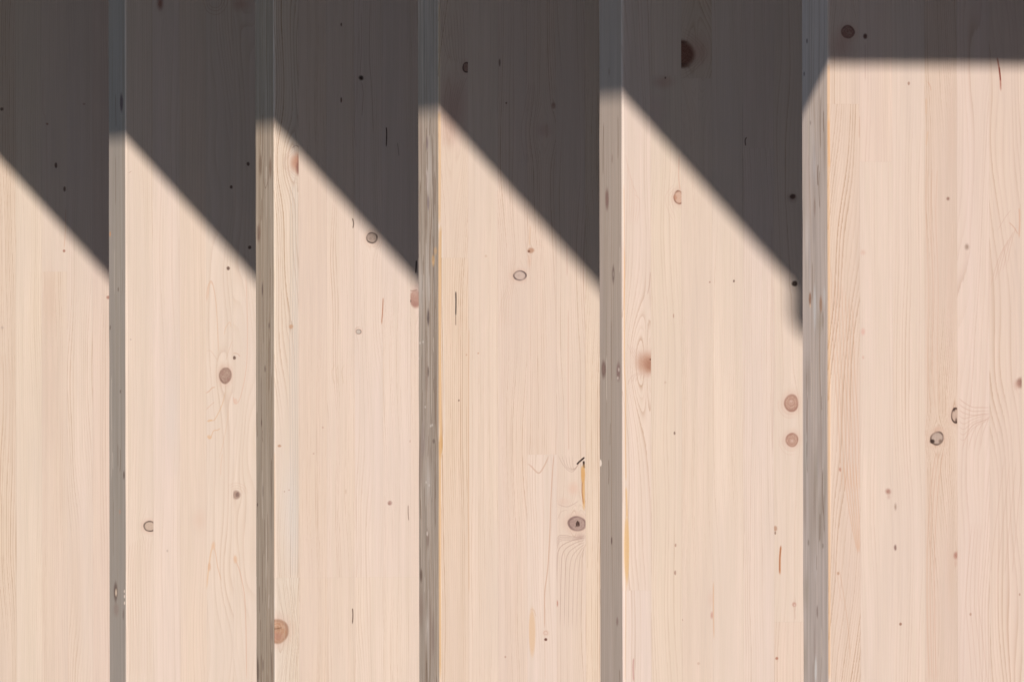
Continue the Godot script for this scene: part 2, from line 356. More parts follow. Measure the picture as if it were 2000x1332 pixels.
	w.spot(5, 226.9, 119.0, 6.6, 4.7, Color8(176, 128, 112), 0.60, 0.80, 0.00)
	w.line([Vector2(175.6, 129.2), Vector2(174.7, 110.2), Vector2(173.0, 87.3)], 1.52, Color8(176, 106, 74), 0.68, -1)
	w.knot(3, 135.8, 76.3, 4.5, 3.6, Color8(205, 188, 172), 0.90, Color8(118, 98, 86), 0.77, 1.20)
	w.line([Vector2(130.0, 78.6), Vector2(132.5, 82.6), Vector2(137.5, 84.2)], 0.97, Color8(205, 170, 148), 0.48, -1)
	w.spot(0, 27.1, 84.2, 3.7, 3.9, Color8(204, 158, 126), 0.90, 0.50, 0.80)
	w.spot(0, 7.9, -99.4, 3.3, 2.4, Color8(188, 140, 110), 0.80, 0.60, 0.60)
	w.spot(1, 77.8, -71.3, 1.6, 2.0, Color8(200, 160, 140), 0.70, 0.50, 0.22)
	w.line([Vector2(97.0, 25.8), Vector2(92.8, 15.5), Vector2(94.4, 3.7), Vector2(96.1, -4.2)], 1.38, Color8(220, 190, 160), 0.48, -1)
	w.line([Vector2(103.5, 25.7), Vector2(99.4, 15.5), Vector2(101.0, 3.6), Vector2(102.7, -4.3)], 1.38, Color8(220, 190, 160), 0.48, -1)
	w.line([Vector2(112.6, 25.7), Vector2(108.5, 15.5), Vector2(110.1, 3.6), Vector2(111.7, -4.3)], 1.38, Color8(220, 190, 160), 0.48, -1)
	w.spot(4, 185.7, -187.8, 4.1, 4.0, Color8(192, 154, 138), 0.95, 0.50, 1.00)
	w.spot(4, 184.9, -189.4, 2.5, 2.4, Color8(160, 124, 110), 0.60, 0.50, 0.33)
	w.line([Vector2(215.5, -191.2), Vector2(215.5, -203.8), Vector2(216.3, -215.7)], 1.38, Color8(140, 112, 98), 0.64, -1)
	w.line([Vector2(125.1, -350.2), Vector2(125.9, -359.7), Vector2(125.1, -374.6)], 1.66, Color8(112, 88, 76), 0.95, -1)
	w.line([Vector2(128.5, 588.1), Vector2(127.7, 145.8), Vector2(127.4, -28.0)], 0.83, Color8(200, 170, 148), 0.28, -1)
	w.line([Vector2(127.4, -28.0), Vector2(126.6, -463.9)], 0.83, Color8(216, 188, 164), 0.32, -1)
	w.spot(2, 114.7, -170.1, 1.6, 4.7, Color8(214, 180, 152), 0.50, 0.50, 0.22)
	w.knot(0, 4.1, -385.4, 16.4, 18.1, Color8(194, 146, 114), 1.00, Color8(156, 114, 90), 0.51, 1.80)
	w.spot(0, 1.6, -380.6, 11.5, 3.2, Color8(166, 124, 96), 0.60, 0.80, 0.00)
	w.spot(0, 3.2, -392.5, 11.5, 8.7, Color8(182, 132, 110), 0.80, 0.80, 0.00)
	w.line([Vector2(-1.7, -381.4), Vector2(11.5, -379.1)], 1.10, Color8(120, 86, 62), 0.63, 0)
	w.line([Vector2(6.7, -311.3), Vector2(10.7, -342.9), Vector2(14.8, -370.5), Vector2(15.5, -394.1), Vector2(12.2, -429.6), Vector2(10.5, -462.6)], 1.10, Color8(206, 180, 158), 0.48, 0)
	w.line([Vector2(13.2, -311.4), Vector2(17.3, -342.9), Vector2(21.3, -372.1), Vector2(22.1, -394.2), Vector2(18.8, -429.6), Vector2(17.1, -462.7)], 1.10, Color8(206, 180, 158), 0.48, 0)
	w.line([Vector2(19.8, -311.4), Vector2(23.9, -343.0), Vector2(27.9, -373.8), Vector2(28.7, -394.3), Vector2(25.3, -429.7), Vector2(23.6, -462.8)], 1.10, Color8(206, 180, 158), 0.48, 0)
	w.line([Vector2(25.6, -311.5), Vector2(29.6, -343.1), Vector2(33.7, -375.4), Vector2(34.5, -394.3), Vector2(31.1, -429.8), Vector2(29.4, -462.8)], 1.10, Color8(206, 180, 158), 0.48, 0)
	w.line([Vector2(29.7, -311.5), Vector2(33.7, -343.1), Vector2(37.8, -377.0), Vector2(38.6, -394.4), Vector2(35.2, -429.8), Vector2(33.5, -462.9)], 1.10, Color8(206, 180, 158), 0.48, 0)
	w.line([Vector2(229.5, 187.0), Vector2(228.6, 166.5)], 2.07, Color8(70, 56, 50), 0.95, 5)
	w.spot(4, 219.0, -93.1, 1.7, 2.4, Color8(206, 170, 150), 0.60, 0.50, 0.22)
	w.spot(0, 15.9, -169.6, 1.2, 1.2, Color8(176, 132, 112), 0.60, 0.50, 0.17)
	w.spot(0, 23.3, -167.3, 1.2, 1.2, Color8(176, 132, 112), 0.60, 0.50, 0.17)
	w.spot(1, 62.9, -111.5, 1.6, 1.2, Color8(176, 132, 112), 0.50, 0.50, 0.22)
	w.line([Vector2(1.4, 397.8), Vector2(0.7, 255.9), Vector2(0.6, -11.9)], 2.07, Color8(240, 214, 186), 0.40, 0)
	w.line([Vector2(0.0, -106.5), Vector2(0.3, -201.0), Vector2(-0.8, -342.8)], 2.07, Color8(232, 190, 150), 0.48, 0)
	w.finish()

func paint_side_3(w):
	w.board(0, 9999.0, Color8(236, 208, 184), 3.3, 0.075, -0.020, 1.6)
	w.board(0, 180.5, Color8(236, 207, 181), 3.3, 0.100, 0.000, 1.2)
	w.board(1, 9999.0, Color8(238, 211, 188), 2.7, 0.050, 0.000, 1.5)
	w.board(2, 9999.0, Color8(237, 209, 187), 3.6, 0.070, 0.010, 3.0)
	w.board(3, 9999.0, Color8(237, 209, 187), 3.4, 0.060, 0.010, 2.0)
	w.board(3, -107.9, Color8(239, 213, 193), 4.4, 0.030, 0.010, 3.0)
	w.board(4, 9999.0, Color8(237, 210, 188), 4.0, 0.070, 0.010, 2.5)
	w.board(5, 9999.0, Color8(238, 211, 186), 2.8, 0.080, 0.000, 2.0)
	w.board(6, 9999.0, Color8(236, 210, 188), 4.0, 0.040, 0.000, 2.0)
	w.grain()
	w.spot(0, 22.5, 395.7, 25.1, 56.1, Color8(206, 160, 145), 0.50, 1.00, 1.00)
	w.knot(0, 43.0, 458.0, 6.3, 7.9, Color8(150, 112, 98), 0.90, Color8(62, 46, 40), 0.81, 2.20)
	w.line([Vector2(4.7, 541.4), Vector2(6.2, 511.5), Vector2(10.1, 485.4), Vector2(15.5, 468.2)], 0.90, Color8(196, 160, 140), 0.40, 0)
	w.line([Vector2(9.4, 541.4), Vector2(10.9, 511.5), Vector2(14.3, 483.2), Vector2(19.0, 467.1)], 0.90, Color8(196, 160, 140), 0.40, 0)
	w.line([Vector2(14.1, 541.5), Vector2(15.6, 511.6), Vector2(18.5, 481.0), Vector2(22.4, 466.0)], 0.90, Color8(196, 160, 140), 0.40, 0)
	w.line([Vector2(18.8, 541.5), Vector2(20.3, 511.6), Vector2(22.8, 478.7), Vector2(25.9, 464.9)], 0.90, Color8(196, 160, 140), 0.40, 0)
	w.line([Vector2(23.5, 541.6), Vector2(25.0, 511.7), Vector2(27.0, 476.5), Vector2(29.3, 463.8)], 0.90, Color8(196, 160, 140), 0.40, 0)
	w.line([Vector2(28.2, 541.6), Vector2(29.7, 511.7), Vector2(31.2, 474.3), Vector2(32.8, 462.7)], 0.90, Color8(196, 160, 140), 0.40, 0)
	w.line([Vector2(32.9, 541.7), Vector2(34.4, 511.8), Vector2(35.5, 472.1), Vector2(36.2, 461.6)], 0.90, Color8(196, 160, 140), 0.40, 0)
	w.line([Vector2(37.6, 541.7), Vector2(39.1, 511.8), Vector2(39.7, 469.9), Vector2(39.7, 460.6)], 0.90, Color8(196, 160, 140), 0.40, 0)
	w.line([Vector2(44.5, 446.0), Vector2(36.6, 425.7), Vector2(27.9, 395.8), Vector2(22.4, 339.6)], 0.90, Color8(196, 158, 138), 0.40, 0)
	w.line([Vector2(39.8, 443.7), Vector2(32.7, 423.5), Vector2(25.1, 393.5), Vector2(20.2, 339.6)], 0.90, Color8(196, 158, 138), 0.40, 0)
	w.line([Vector2(35.1, 441.4), Vector2(28.8, 421.2), Vector2(22.3, 391.2), Vector2(18.0, 339.6)], 0.90, Color8(196, 158, 138), 0.40, 0)
	w.line([Vector2(30.4, 439.2), Vector2(24.8, 418.9), Vector2(19.5, 389.0), Vector2(15.8, 339.6)], 0.90, Color8(196, 158, 138), 0.40, 0)
	w.line([Vector2(25.7, 436.9), Vector2(20.9, 416.7), Vector2(16.6, 386.7), Vector2(13.6, 339.6)], 0.90, Color8(196, 158, 138), 0.40, 0)
	w.line([Vector2(21.0, 434.6), Vector2(17.0, 414.4), Vector2(13.8, 384.5), Vector2(11.4, 339.6)], 0.90, Color8(196, 158, 138), 0.40, 0)
	w.line([Vector2(16.3, 432.3), Vector2(13.1, 412.1), Vector2(11.0, 382.2), Vector2(9.2, 339.6)], 0.90, Color8(196, 158, 138), 0.40, 0)
	w.line([Vector2(11.5, 430.1), Vector2(9.2, 409.8), Vector2(8.2, 379.9), Vector2(7.0, 339.6)], 0.90, Color8(196, 158, 138), 0.40, 0)
	w.spot(2, 94.0, 465.8, 1.6, 6.0, Color8(112, 86, 74), 0.60, 0.50, 0.22)
	w.spot(2, 104.1, 406.7, 1.6, 1.5, Color8(112, 86, 74), 0.80, 0.50, 0.22)
	w.spot(3, 176.6, 403.5, 3.9, 5.3, Color8(180, 140, 120), 0.70, 0.50, 0.56)
	w.spot(3, 161.5, 366.6, 14.2, 12.0, Color8(214, 170, 152), 0.40, 1.00, 1.00)
	w.line([Vector2(147.2, 437.8), Vector2(148.7, 396.5), Vector2(145.8, 362.8), Vector2(150.1, 317.8)], 0.97, Color8(205, 168, 146), 0.36, -1)
	w.line([Vector2(144.6, 437.7), Vector2(143.0, 396.5), Vector2(139.5, 362.7), Vector2(144.4, 317.8)], 0.97, Color8(205, 168, 146), 0.36, -1)
	w.line([Vector2(142.1, 437.7), Vector2(137.3, 396.5), Vector2(133.2, 362.7), Vector2(138.7, 317.8)], 0.97, Color8(205, 168, 146), 0.36, -1)
	w.line([Vector2(139.6, 437.7), Vector2(131.7, 396.4), Vector2(126.9, 362.7), Vector2(133.1, 317.7)], 0.97, Color8(205, 168, 146), 0.36, -1)
	w.spot(3, 141.5, 191.1, 5.5, 4.5, Color8(196, 150, 122), 0.95, 0.50, 0.80)
	w.spot(3, 138.3, 189.6, 2.4, 2.2, Color8(120, 80, 62), 0.80, 0.60, 0.00)
	w.line([Vector2(140.8, 227.8), Vector2(139.1, 197.8)], 1.38, Color8(226, 178, 140), 0.48, 3)
	w.spot(3, 139.1, 175.3, 3.9, 12.0, Color8(226, 180, 150), 0.40, 1.00, 0.00)
	w.knot(2, 124.5, 154.3, 9.7, 7.3, Color8(204, 178, 163), 0.75, Color8(90, 72, 68), 0.81, 1.20)
	w.spot(2, 122.5, 154.3, 2.4, 2.2, Color8(200, 172, 156), 0.70, 0.50, 0.33)
	w.line([Vector2(110.6, 77.9), Vector2(111.4, 115.4), Vector2(113.8, 137.8), Vector2(118.7, 182.8)], 0.90, Color8(216, 180, 152), 0.36, 2)
	w.line([Vector2(105.9, 77.9), Vector2(107.5, 115.4), Vector2(111.5, 137.8), Vector2(116.0, 182.8)], 0.90, Color8(216, 180, 152), 0.36, 2)
	w.line([Vector2(101.1, 77.9), Vector2(103.6, 115.4), Vector2(109.1, 137.8), Vector2(113.3, 182.8)], 0.90, Color8(216, 180, 152), 0.36, 2)
	w.line([Vector2(96.4, 77.9), Vector2(99.6, 115.4), Vector2(106.8, 137.8), Vector2(110.6, 182.8)], 0.90, Color8(216, 180, 152), 0.36, 2)
	w.line([Vector2(91.7, 77.9), Vector2(95.7, 115.3), Vector2(104.4, 137.8), Vector2(108.0, 182.8)], 0.90, Color8(216, 180, 152), 0.36, 2)
	w.line([Vector2(25.9, 131.0), Vector2(26.2, 115.3), Vector2(25.8, 94.4)], 1.66, Color8(58, 44, 40), 1.00, -1)
	w.line([Vector2(25.8, 95.9), Vector2(25.8, 80.9)], 0.97, Color8(120, 92, 78), 0.84, -1)
	w.line([Vector2(135.4, -120.7), Vector2(141.7, -125.2), Vector2(147.2, -131.2), Vector2(153.5, -135.0), Vector2(159.8, -127.5), Vector2(165.3, -117.1), Vector2(169.3, -108.1)], 2.07, Color8(212, 172, 146), 0.60, 3)
	w.line([Vector2(176.4, -105.9), Vector2(172.3, -162.1), Vector2(169.9, -222.1), Vector2(166.6, -274.5), Vector2(161.8, -312.0), Vector2(161.7, -364.5)], 1.38, Color8(206, 158, 130), 0.60, -1)
	w.line([Vector2(161.7, -364.5), Vector2(162.4, -440.9)], 0.83, Color8(222, 184, 156), 0.56, -1)
	w.spot(3, 142.0, -368.8, 5.5, 39.0, Color8(232, 192, 154), 0.85, 0.35, 0.00)
	w.line([Vector2(139.7, -334.3), Vector2(145.2, -335.8), Vector2(148.4, -345.6)], 1.24, Color8(222, 182, 152), 0.56, 3)
	w.line([Vector2(211.9, -122.5), Vector2(216.6, -118.0), Vector2(223.8, -112.1)], 2.48, Color8(62, 48, 42), 1.00, 4)
	w.line([Vector2(222.2, -117.3), Vector2(222.9, -128.6)], 3.10, Color8(70, 52, 42), 0.95, 4)
	w.line([Vector2(219.8, -124.8), Vector2(220.5, -136.1), Vector2(222.1, -151.1), Vector2(222.1, -169.8), Vector2(222.8, -190.9)], 3.79, Color8(226, 172, 110), 0.76, 4)
	w.line([Vector2(220.5, -145.8), Vector2(219.7, -163.8), Vector2(222.0, -181.1)], 1.38, Color8(176, 112, 66), 0.68, 4)
	w.line([Vector2(222.9, -121.1), Vector2(223.3, -139.8)], 2.07, Color8(232, 184, 124), 0.64, 4)
	w.line([Vector2(182.7, -108.1), Vector2(190.6, -123.2), Vector2(203.2, -133.7), Vector2(212.7, -126.3)], 0.97, Color8(196, 166, 146), 0.48, 4)
	w.line([Vector2(188.2, -108.2), Vector2(194.5, -124.7), Vector2(205.5, -131.5), Vector2(214.3, -123.3)], 0.97, Color8(196, 166, 146), 0.48, 4)
	w.line([Vector2(193.8, -108.2), Vector2(198.5, -126.2), Vector2(207.9, -129.3), Vector2(215.8, -120.3)], 0.97, Color8(196, 166, 146), 0.48, 4)
	w.line([Vector2(199.3, -108.2), Vector2(202.4, -127.7), Vector2(210.3, -127.0), Vector2(217.4, -117.3)], 0.97, Color8(196, 166, 146), 0.48, 4)
	w.line([Vector2(204.8, -108.2), Vector2(206.3, -129.2), Vector2(212.7, -124.8), Vector2(219.0, -114.3)], 0.97, Color8(196, 166, 146), 0.48, 4)
	w.spot(4, 206.3, -158.5, 9.5, 10.5, Color8(232, 190, 164), 0.60, 1.00, 0.00)
	w.spot(4, 190.5, -177.2, 11.1, 7.5, Color8(228, 192, 168), 0.45, 1.00, 0.00)
	w.knot(4, 212.5, -209.6, 14.2, 10.9, Color8(174, 142, 130), 0.95, Color8(124, 94, 86), 0.59, 2.40)
	w.spot(4, 213.3, -210.3, 3.2, 4.5, Color8(84, 58, 50), 0.90, 0.60, 0.00)
	w.line([Vector2(210.1, -214.8), Vector2(212.5, -205.8), Vector2(215.7, -213.4)], 1.38, Color8(70, 50, 44), 0.84, 4)
	w.spot(4, 206.2, -207.3, 4.7, 3.8, Color8(170, 136, 124), 0.50, 0.80, 0.00)
	w.line([Vector2(223.5, -230.7), Vector2(206.1, -233.6), Vector2(184.8, -245.4), Vector2(180.8, -276.1), Vector2(179.1, -364.6)], 1.03, Color8(178, 142, 126), 0.53, 4)
	w.line([Vector2(223.5, -233.7), Vector2(208.5, -238.1), Vector2(190.8, -250.7), Vector2(187.1, -282.2), Vector2(185.4, -364.7)], 1.03, Color8(178, 142, 126), 0.48, 4)
	w.line([Vector2(223.5, -236.7), Vector2(210.9, -242.6), Vector2(196.8, -256.0), Vector2(193.4, -288.2), Vector2(191.7, -364.7)], 1.03, Color8(178, 142, 126), 0.43, 4)
	w.line([Vector2(223.5, -239.7), Vector2(213.2, -247.1), Vector2(202.8, -261.3), Vector2(199.7, -294.3), Vector2(198.0, -364.8)], 1.03, Color8(178, 142, 126), 0.38, 4)
	w.line([Vector2(223.5, -242.7), Vector2(215.6, -251.6), Vector2(208.8, -266.6), Vector2(206.0, -300.3), Vector2(204.3, -364.9)], 1.03, Color8(178, 142, 126), 0.34, 4)
	w.line([Vector2(223.5, -245.7), Vector2(217.9, -256.1), Vector2(214.8, -271.9), Vector2(212.3, -306.4), Vector2(210.6, -364.9)], 1.03, Color8(178, 142, 126), 0.29, 4)
	w.line([Vector2(223.5, -248.7), Vector2(220.3, -260.7), Vector2(220.7, -277.2), Vector2(218.6, -312.4), Vector2(216.9, -365.0)], 1.03, Color8(178, 142, 126), 0.24, 4)
	w.line([Vector2(180.9, -232.6), Vector2(184.8, -226.7), Vector2(195.1, -226.7), Vector2(210.9, -229.1), Vector2(224.3, -226.9)], 1.03, Color8(176, 142, 128), 0.44, 4)
	w.line([Vector2(180.9, -237.9), Vector2(184.8, -229.7), Vector2(195.1, -229.0), Vector2(210.9, -230.6), Vector2(224.3, -228.4)], 1.03, Color8(176, 142, 128), 0.39, 4)
	w.line([Vector2(180.9, -243.1), Vector2(184.8, -232.7), Vector2(195.1, -231.2), Vector2(210.9, -232.1), Vector2(224.3, -229.9)], 1.03, Color8(176, 142, 128), 0.34, 4)
	w.line([Vector2(180.9, -248.4), Vector2(184.8, -235.7), Vector2(195.1, -233.5), Vector2(210.9, -233.6), Vector2(224.3, -231.4)], 1.03, Color8(176, 142, 128), 0.30, 4)
	w.spot(4, 217.2, -228.4, 9.5, 5.3, Color8(196, 160, 144), 0.50, 1.00, 0.00)
	w.line([Vector2(182.6, -180.9), Vector2(195.2, -184.7), Vector2(206.2, -181.0), Vector2(214.2, -175.8)], 1.10, Color8(200, 168, 150), 0.56, 4)
	w.line([Vector2(181.7, -203.4), Vector2(187.3, -192.2), Vector2(196.8, -189.2)], 0.97, Color8(206, 174, 154), 0.48, 4)
	w.spot(3, 163.3, -378.7, 2.5, 2.4, Color8(96, 56, 46), 0.95, 0.50, 0.36)
	w.knot(3, 163.3, -369.0, 3.2, 3.0, Color8(236, 206, 186), 0.70, Color8(206, 160, 134), 0.68, 0.60)
	w.spot(4, 180.7, -326.4, 2.0, 5.2, Color8(196, 140, 120), 0.90, 0.60, 0.50)
	w.spot(2, 101.0, -403.6, 1.6, 1.9, Color8(176, 132, 112), 0.60, 0.50, 0.22)
	w.spot(0, 30.3, -28.3, 1.3, 1.6, Color8(112, 86, 74), 0.70, 0.50, 0.18)
	w.spot(1, 60.2, 40.5, 1.4, 1.5, Color8(200, 150, 120), 0.70, 0.50, 0.20)
	w.spot(0, 42.2, 38.3, 1.4, 1.5, Color8(200, 150, 120), 0.60, 0.50, 0.20)
	w.spot(1, 72.3, 182.7, 2.0, 2.2, Color8(214, 176, 148), 0.60, 0.50, 0.28)
	w.line([Vector2(2.6, 227.4), Vector2(1.1, 77.9), Vector2(1.7, -11.8), Vector2(2.7, -94.0), Vector2(0.7, -116.4), Vector2(0.5, -439.2)], 3.79, Color8(216, 168, 116), 0.68, 0)
	w.line([Vector2(1.7, 395.6), Vector2(2.0, 332.1), Vector2(1.4, 227.4)], 2.90, Color8(218, 174, 126), 0.64, 0)
	w.line([Vector2(1.6, 556.3), Vector2(1.7, 395.6)], 2.07, Color8(216, 180, 134), 0.48, 0)
	w.spot(0, 2.7, -94.0, 3.5, 19.4, Color8(216, 166, 110), 0.80, 0.60, 0.00)
	w.line([Vector2(5.7, 219.9), Vector2(5.5, 137.7), Vector2(6.9, 33.1), Vector2(7.5, -79.1), Vector2(4.3, -108.9)], 1.66, Color8(244, 228, 212), 0.44, 0)
	w.line([Vector2(46.2, 77.9), Vector2(45.1, -86.7), Vector2(45.4, -311.0)], 1.38, Color8(222, 176, 138), 0.48, -1)
	w.line([Vector2(198.9, 107.9), Vector2(198.6, -42.2), Vector2(199.3, -102.2)], 1.24, Color8(212, 168, 142), 0.44, -1)
	w.line([Vector2(196.7, 205.5), Vector2(197.4, 152.9)], 1.38, Color8(196, 150, 126), 0.40, -1)
	w.spot(4, 221.3, -138.3, 3.6, 15.0, Color8(224, 170, 108), 0.90, 0.40, 0.00)
	w.finish()

func paint_side_4(w):
	w.board(0, 9999.0, Color8(239, 212, 191), 5.0, 0.055, 0.020, 3.0)
	w.board(0, -289.5, Color8(239, 213, 194), 4.0, 0.050, 0.000, 1.5)
	w.board(1, 9999.0, Color8(238, 211, 188), 4.5, 0.035, 0.000, 2.5)
	w.board(1, 421.8, Color8(237, 211, 187), 4.5, 0.035, 0.010, 2.5)
	w.board(2, 9999.0, Color8(234, 206, 180), 4.5, 0.050, 0.000, 4.0)
	w.board(2, 419.0, Color8(237, 210, 187), 2.4, 0.030, 0.000, 2.0)
	w.board(3, 9999.0, Color8(238, 212, 190), 2.9, 0.030, 0.000, 2.0)
	w.board(4, 9999.0, Color8(238, 211, 190), 3.0, 0.030, 0.000, 2.0)
	w.board(4, 322.6, Color8(239, 213, 193), 3.4, 0.050, 0.000, 2.0)
	w.board(5, 9999.0, Color8(238, 212, 190), 5.5, 0.040, 0.000, 4.0)
	w.board(5, -334.8, Color8(238, 210, 188), 4.5, 0.040, 0.010, 3.0)
	w.board(6, 9999.0, Color8(236, 210, 188), 4.0, 0.040, 0.000, 2.0)
	w.grain()
	w.spot(2, 109.8, 455.9, 22.5, 24.1, Color8(214, 168, 146), 0.55, 1.00, 1.60)
	w.spot(2, 87.3, 452.2, 21.7, 19.1, Color8(128, 82, 66), 0.95, 0.35, 0.00)
	w.spot(2, 85.8, 435.9, 13.5, 4.3, Color8(92, 60, 48), 0.60, 0.80, 0.00)
	w.spot(2, 86.6, 468.5, 10.5, 2.8, Color8(92, 60, 48), 0.60, 0.80, 0.00)
	w.line([Vector2(87.4, 478.4), Vector2(105.1, 468.3), Vector2(114.5, 453.1), Vector2(105.1, 437.7), Vector2(87.3, 427.4)], 1.03, Color8(198, 160, 138), 0.36, 2)
	w.line([Vector2(87.4, 483.4), Vector2(106.7, 471.3), Vector2(119.3, 453.2), Vector2(106.6, 434.8), Vector2(87.2, 422.4)], 1.03, Color8(198, 160, 138), 0.36, 2)
	w.line([Vector2(87.4, 489.0), Vector2(108.5, 474.8), Vector2(124.6, 453.2), Vector2(108.4, 431.4), Vector2(87.2, 416.8)], 1.03, Color8(198, 160, 138), 0.36, 2)
	w.spot(1, 59.6, 413.0, 17.9, 9.9, Color8(206, 158, 138), 0.50, 1.00, 0.00)
	w.spot(1, 48.3, 374.0, 17.9, 31.9, Color8(220, 184, 166), 0.35, 1.00, 0.00)
	w.spot(1, 63.3, 418.7, 1.5, 1.8, Color8(112, 86, 74), 0.70, 0.50, 0.22)
	w.knot(1, 82.4, 253.1, 7.1, 9.2, Color8(216, 170, 144), 0.80, Color8(138, 96, 78), 0.81, 1.50)
	w.spot(1, 77.2, 253.1, 3.0, 4.2, Color8(196, 140, 112), 0.70, 0.60, 0.00)
	w.line([Vector2(83.3, 314.0), Vector2(82.5, 282.2), Vector2(84.7, 263.0)], 1.66, Color8(222, 172, 146), 0.48, 1)
	w.line([Vector2(79.3, 264.0), Vector2(72.0, 255.1), Vector2(73.0, 245.2), Vector2(78.2, 234.3)], 0.97, Color8(224, 186, 164), 0.40, 1)
	w.line([Vector2(78.2, 267.9), Vector2(68.2, 255.8), Vector2(69.6, 242.3), Vector2(76.7, 227.5)], 0.97, Color8(224, 186, 164), 0.40, 1)
	w.line([Vector2(76.9, 272.6), Vector2(63.7, 256.6), Vector2(65.6, 238.9), Vector2(74.9, 219.5)], 0.97, Color8(224, 186, 164), 0.40, 1)
	w.spot(5, 249.7, 255.2, 4.9, 3.9, Color8(64, 46, 40), 0.95, 0.60, 1.00)
	w.spot(5, 249.0, 253.7, 8.3, 7.1, Color8(160, 120, 104), 0.45, 1.00, 0.00)
	w.spot(5, 252.5, 134.3, 4.9, 4.3, Color8(66, 50, 42), 0.95, 0.50, 1.00)
	w.line([Vector2(182.2, 337.2), Vector2(180.0, 333.0), Vector2(180.7, 325.2)], 1.52, Color8(112, 86, 74), 0.84, 4)
	w.spot(3, 179.3, 364.2, 1.1, 11.4, Color8(112, 86, 74), 0.50, 0.60, 0.00)
	w.spot(3, 163.1, 137.8, 1.4, 2.1, Color8(112, 86, 74), 0.90, 0.50, 0.20)
	w.spot(2, 127.8, 136.3, 1.5, 1.4, Color8(176, 132, 112), 0.70, 0.50, 0.22)
	w.line([Vector2(176.3, 385.5), Vector2(176.0, 222.2)], 0.83, Color8(190, 160, 142), 0.40, -1)
	w.spot(0, 34.2, 25.8, 19.4, 25.5, Color8(224, 186, 164), 0.50, 1.00, 2.00)
	w.spot(0, 37.2, 24.4, 17.2, 17.0, Color8(196, 146, 120), 0.95, 0.85, 0.00)
	w.spot(0, 40.1, 20.9, 9.7, 11.3, Color8(174, 122, 96), 0.70, 0.80, 0.00)
	w.spot(0, 40.9, 29.4, 1.5, 1.4, Color8(110, 66, 50), 0.90, 0.50, 0.00)
	w.line([Vector2(7.4, 50.6), Vector2(13.3, 37.9), Vector2(17.8, 29.4)], 0.90, Color8(214, 178, 158), 0.40, 0)
	w.line([Vector2(11.1, 48.5), Vector2(16.3, 37.9), Vector2(20.8, 29.4)], 0.90, Color8(214, 178, 158), 0.40, 0)
	w.line([Vector2(14.8, 46.4), Vector2(19.3, 37.9), Vector2(23.7, 29.4)], 0.90, Color8(214, 178, 158), 0.40, 0)
	w.line([Vector2(18.6, 44.2), Vector2(22.3, 37.9), Vector2(26.7, 29.4)], 0.90, Color8(214, 178, 158), 0.40, 0)
	w.line([Vector2(22.3, 42.1), Vector2(25.3, 37.9), Vector2(29.7, 29.4)], 0.90, Color8(214, 178, 158), 0.40, 0)
	w.line([Vector2(7.3, -5.9), Vector2(11.8, 3.9), Vector2(20.7, 11.0)], 0.90, Color8(212, 174, 154), 0.40, 0)
	w.line([Vector2(13.2, -3.8), Vector2(17.0, 5.4), Vector2(24.5, 11.0)], 0.90, Color8(212, 174, 154), 0.40, 0)
	w.line([Vector2(19.2, -1.7), Vector2(22.2, 6.8), Vector2(28.2, 11.0)], 0.90, Color8(212, 174, 154), 0.40, 0)
	w.line([Vector2(25.2, 0.4), Vector2(27.4, 8.2), Vector2(31.9, 11.0)], 0.90, Color8(212, 174, 154), 0.40, 0)
	w.line([Vector2(31.2, 2.5), Vector2(32.7, 9.6), Vector2(35.6, 11.0)], 0.90, Color8(212, 174, 154), 0.40, 0)
	w.line([Vector2(37.1, 4.6), Vector2(37.9, 11.0), Vector2(39.4, 11.0)], 0.90, Color8(212, 174, 154), 0.40, 0)
	w.knot(5, 247.3, -32.0, 10.0, 11.4, Color8(184, 140, 120), 0.95, Color8(158, 112, 94), 0.59, 1.30)
	w.knot(5, 247.3, -30.5, 5.3, 5.7, Color8(198, 158, 138), 0.60, Color8(178, 134, 114), 0.59, 0.00)
	w.spot(5, 246.9, -29.1, 2.3, 1.8, Color8(222, 186, 168), 0.70, 0.50, 0.33)
	w.knot(5, 248.3, -83.1, 9.0, 9.6, Color8(184, 140, 120), 0.95, Color8(158, 112, 94), 0.59, 1.30)
	w.knot(5, 248.3, -83.8, 5.3, 5.3, Color8(198, 158, 138), 0.60, Color8(178, 132, 112), 0.59, 0.00)
	w.spot(5, 248.3, -83.8, 2.3, 2.1, Color8(224, 188, 170), 0.70, 0.50, 0.33)
	w.line([Vector2(233.4, -26.3), Vector2(233.3, -37.6), Vector2(240.9, -46.2), Vector2(251.4, -46.2)], 0.90, Color8(224, 186, 162), 0.40, -1)
	w.line([Vector2(228.6, -26.2), Vector2(228.6, -39.6), Vector2(238.7, -51.1), Vector2(253.0, -51.2)], 0.90, Color8(224, 186, 162), 0.40, -1)
	w.line([Vector2(234.8, -77.4), Vector2(234.7, -88.8), Vector2(242.3, -97.3), Vector2(252.8, -97.4)], 0.90, Color8(224, 186, 162), 0.40, -1)
	w.line([Vector2(230.0, -77.4), Vector2(230.0, -90.7), Vector2(240.1, -102.3), Vector2(254.4, -102.3)], 0.90, Color8(224, 186, 162), 0.40, -1)
	w.spot(1, 75.8, -72.6, 1.5, 2.5, Color8(112, 86, 74), 0.70, 0.50, 0.22)
	w.spot(1, 74.6, 89.5, 1.1, 3.5, Color8(176, 132, 112), 0.60, 0.50, 0.17)
	w.spot(1, 62.5, -2.5, 1.9, 1.8, Color8(214, 180, 156), 0.70, 0.50, 0.28)
	w.line([Vector2(41.1, 151.1), Vector2(39.6, 133.4), Vector2(36.6, 119.2)], 1.10, Color8(190, 150, 130), 0.48, 0)
	w.spot(1, 77.0, -227.7, 1.5, 2.8, Color8(176, 132, 112), 0.70, 0.50, 0.22)
	w.spot(1, 76.2, -265.9, 1.5, 3.5, Color8(160, 120, 102), 0.70, 0.50, 0.22)
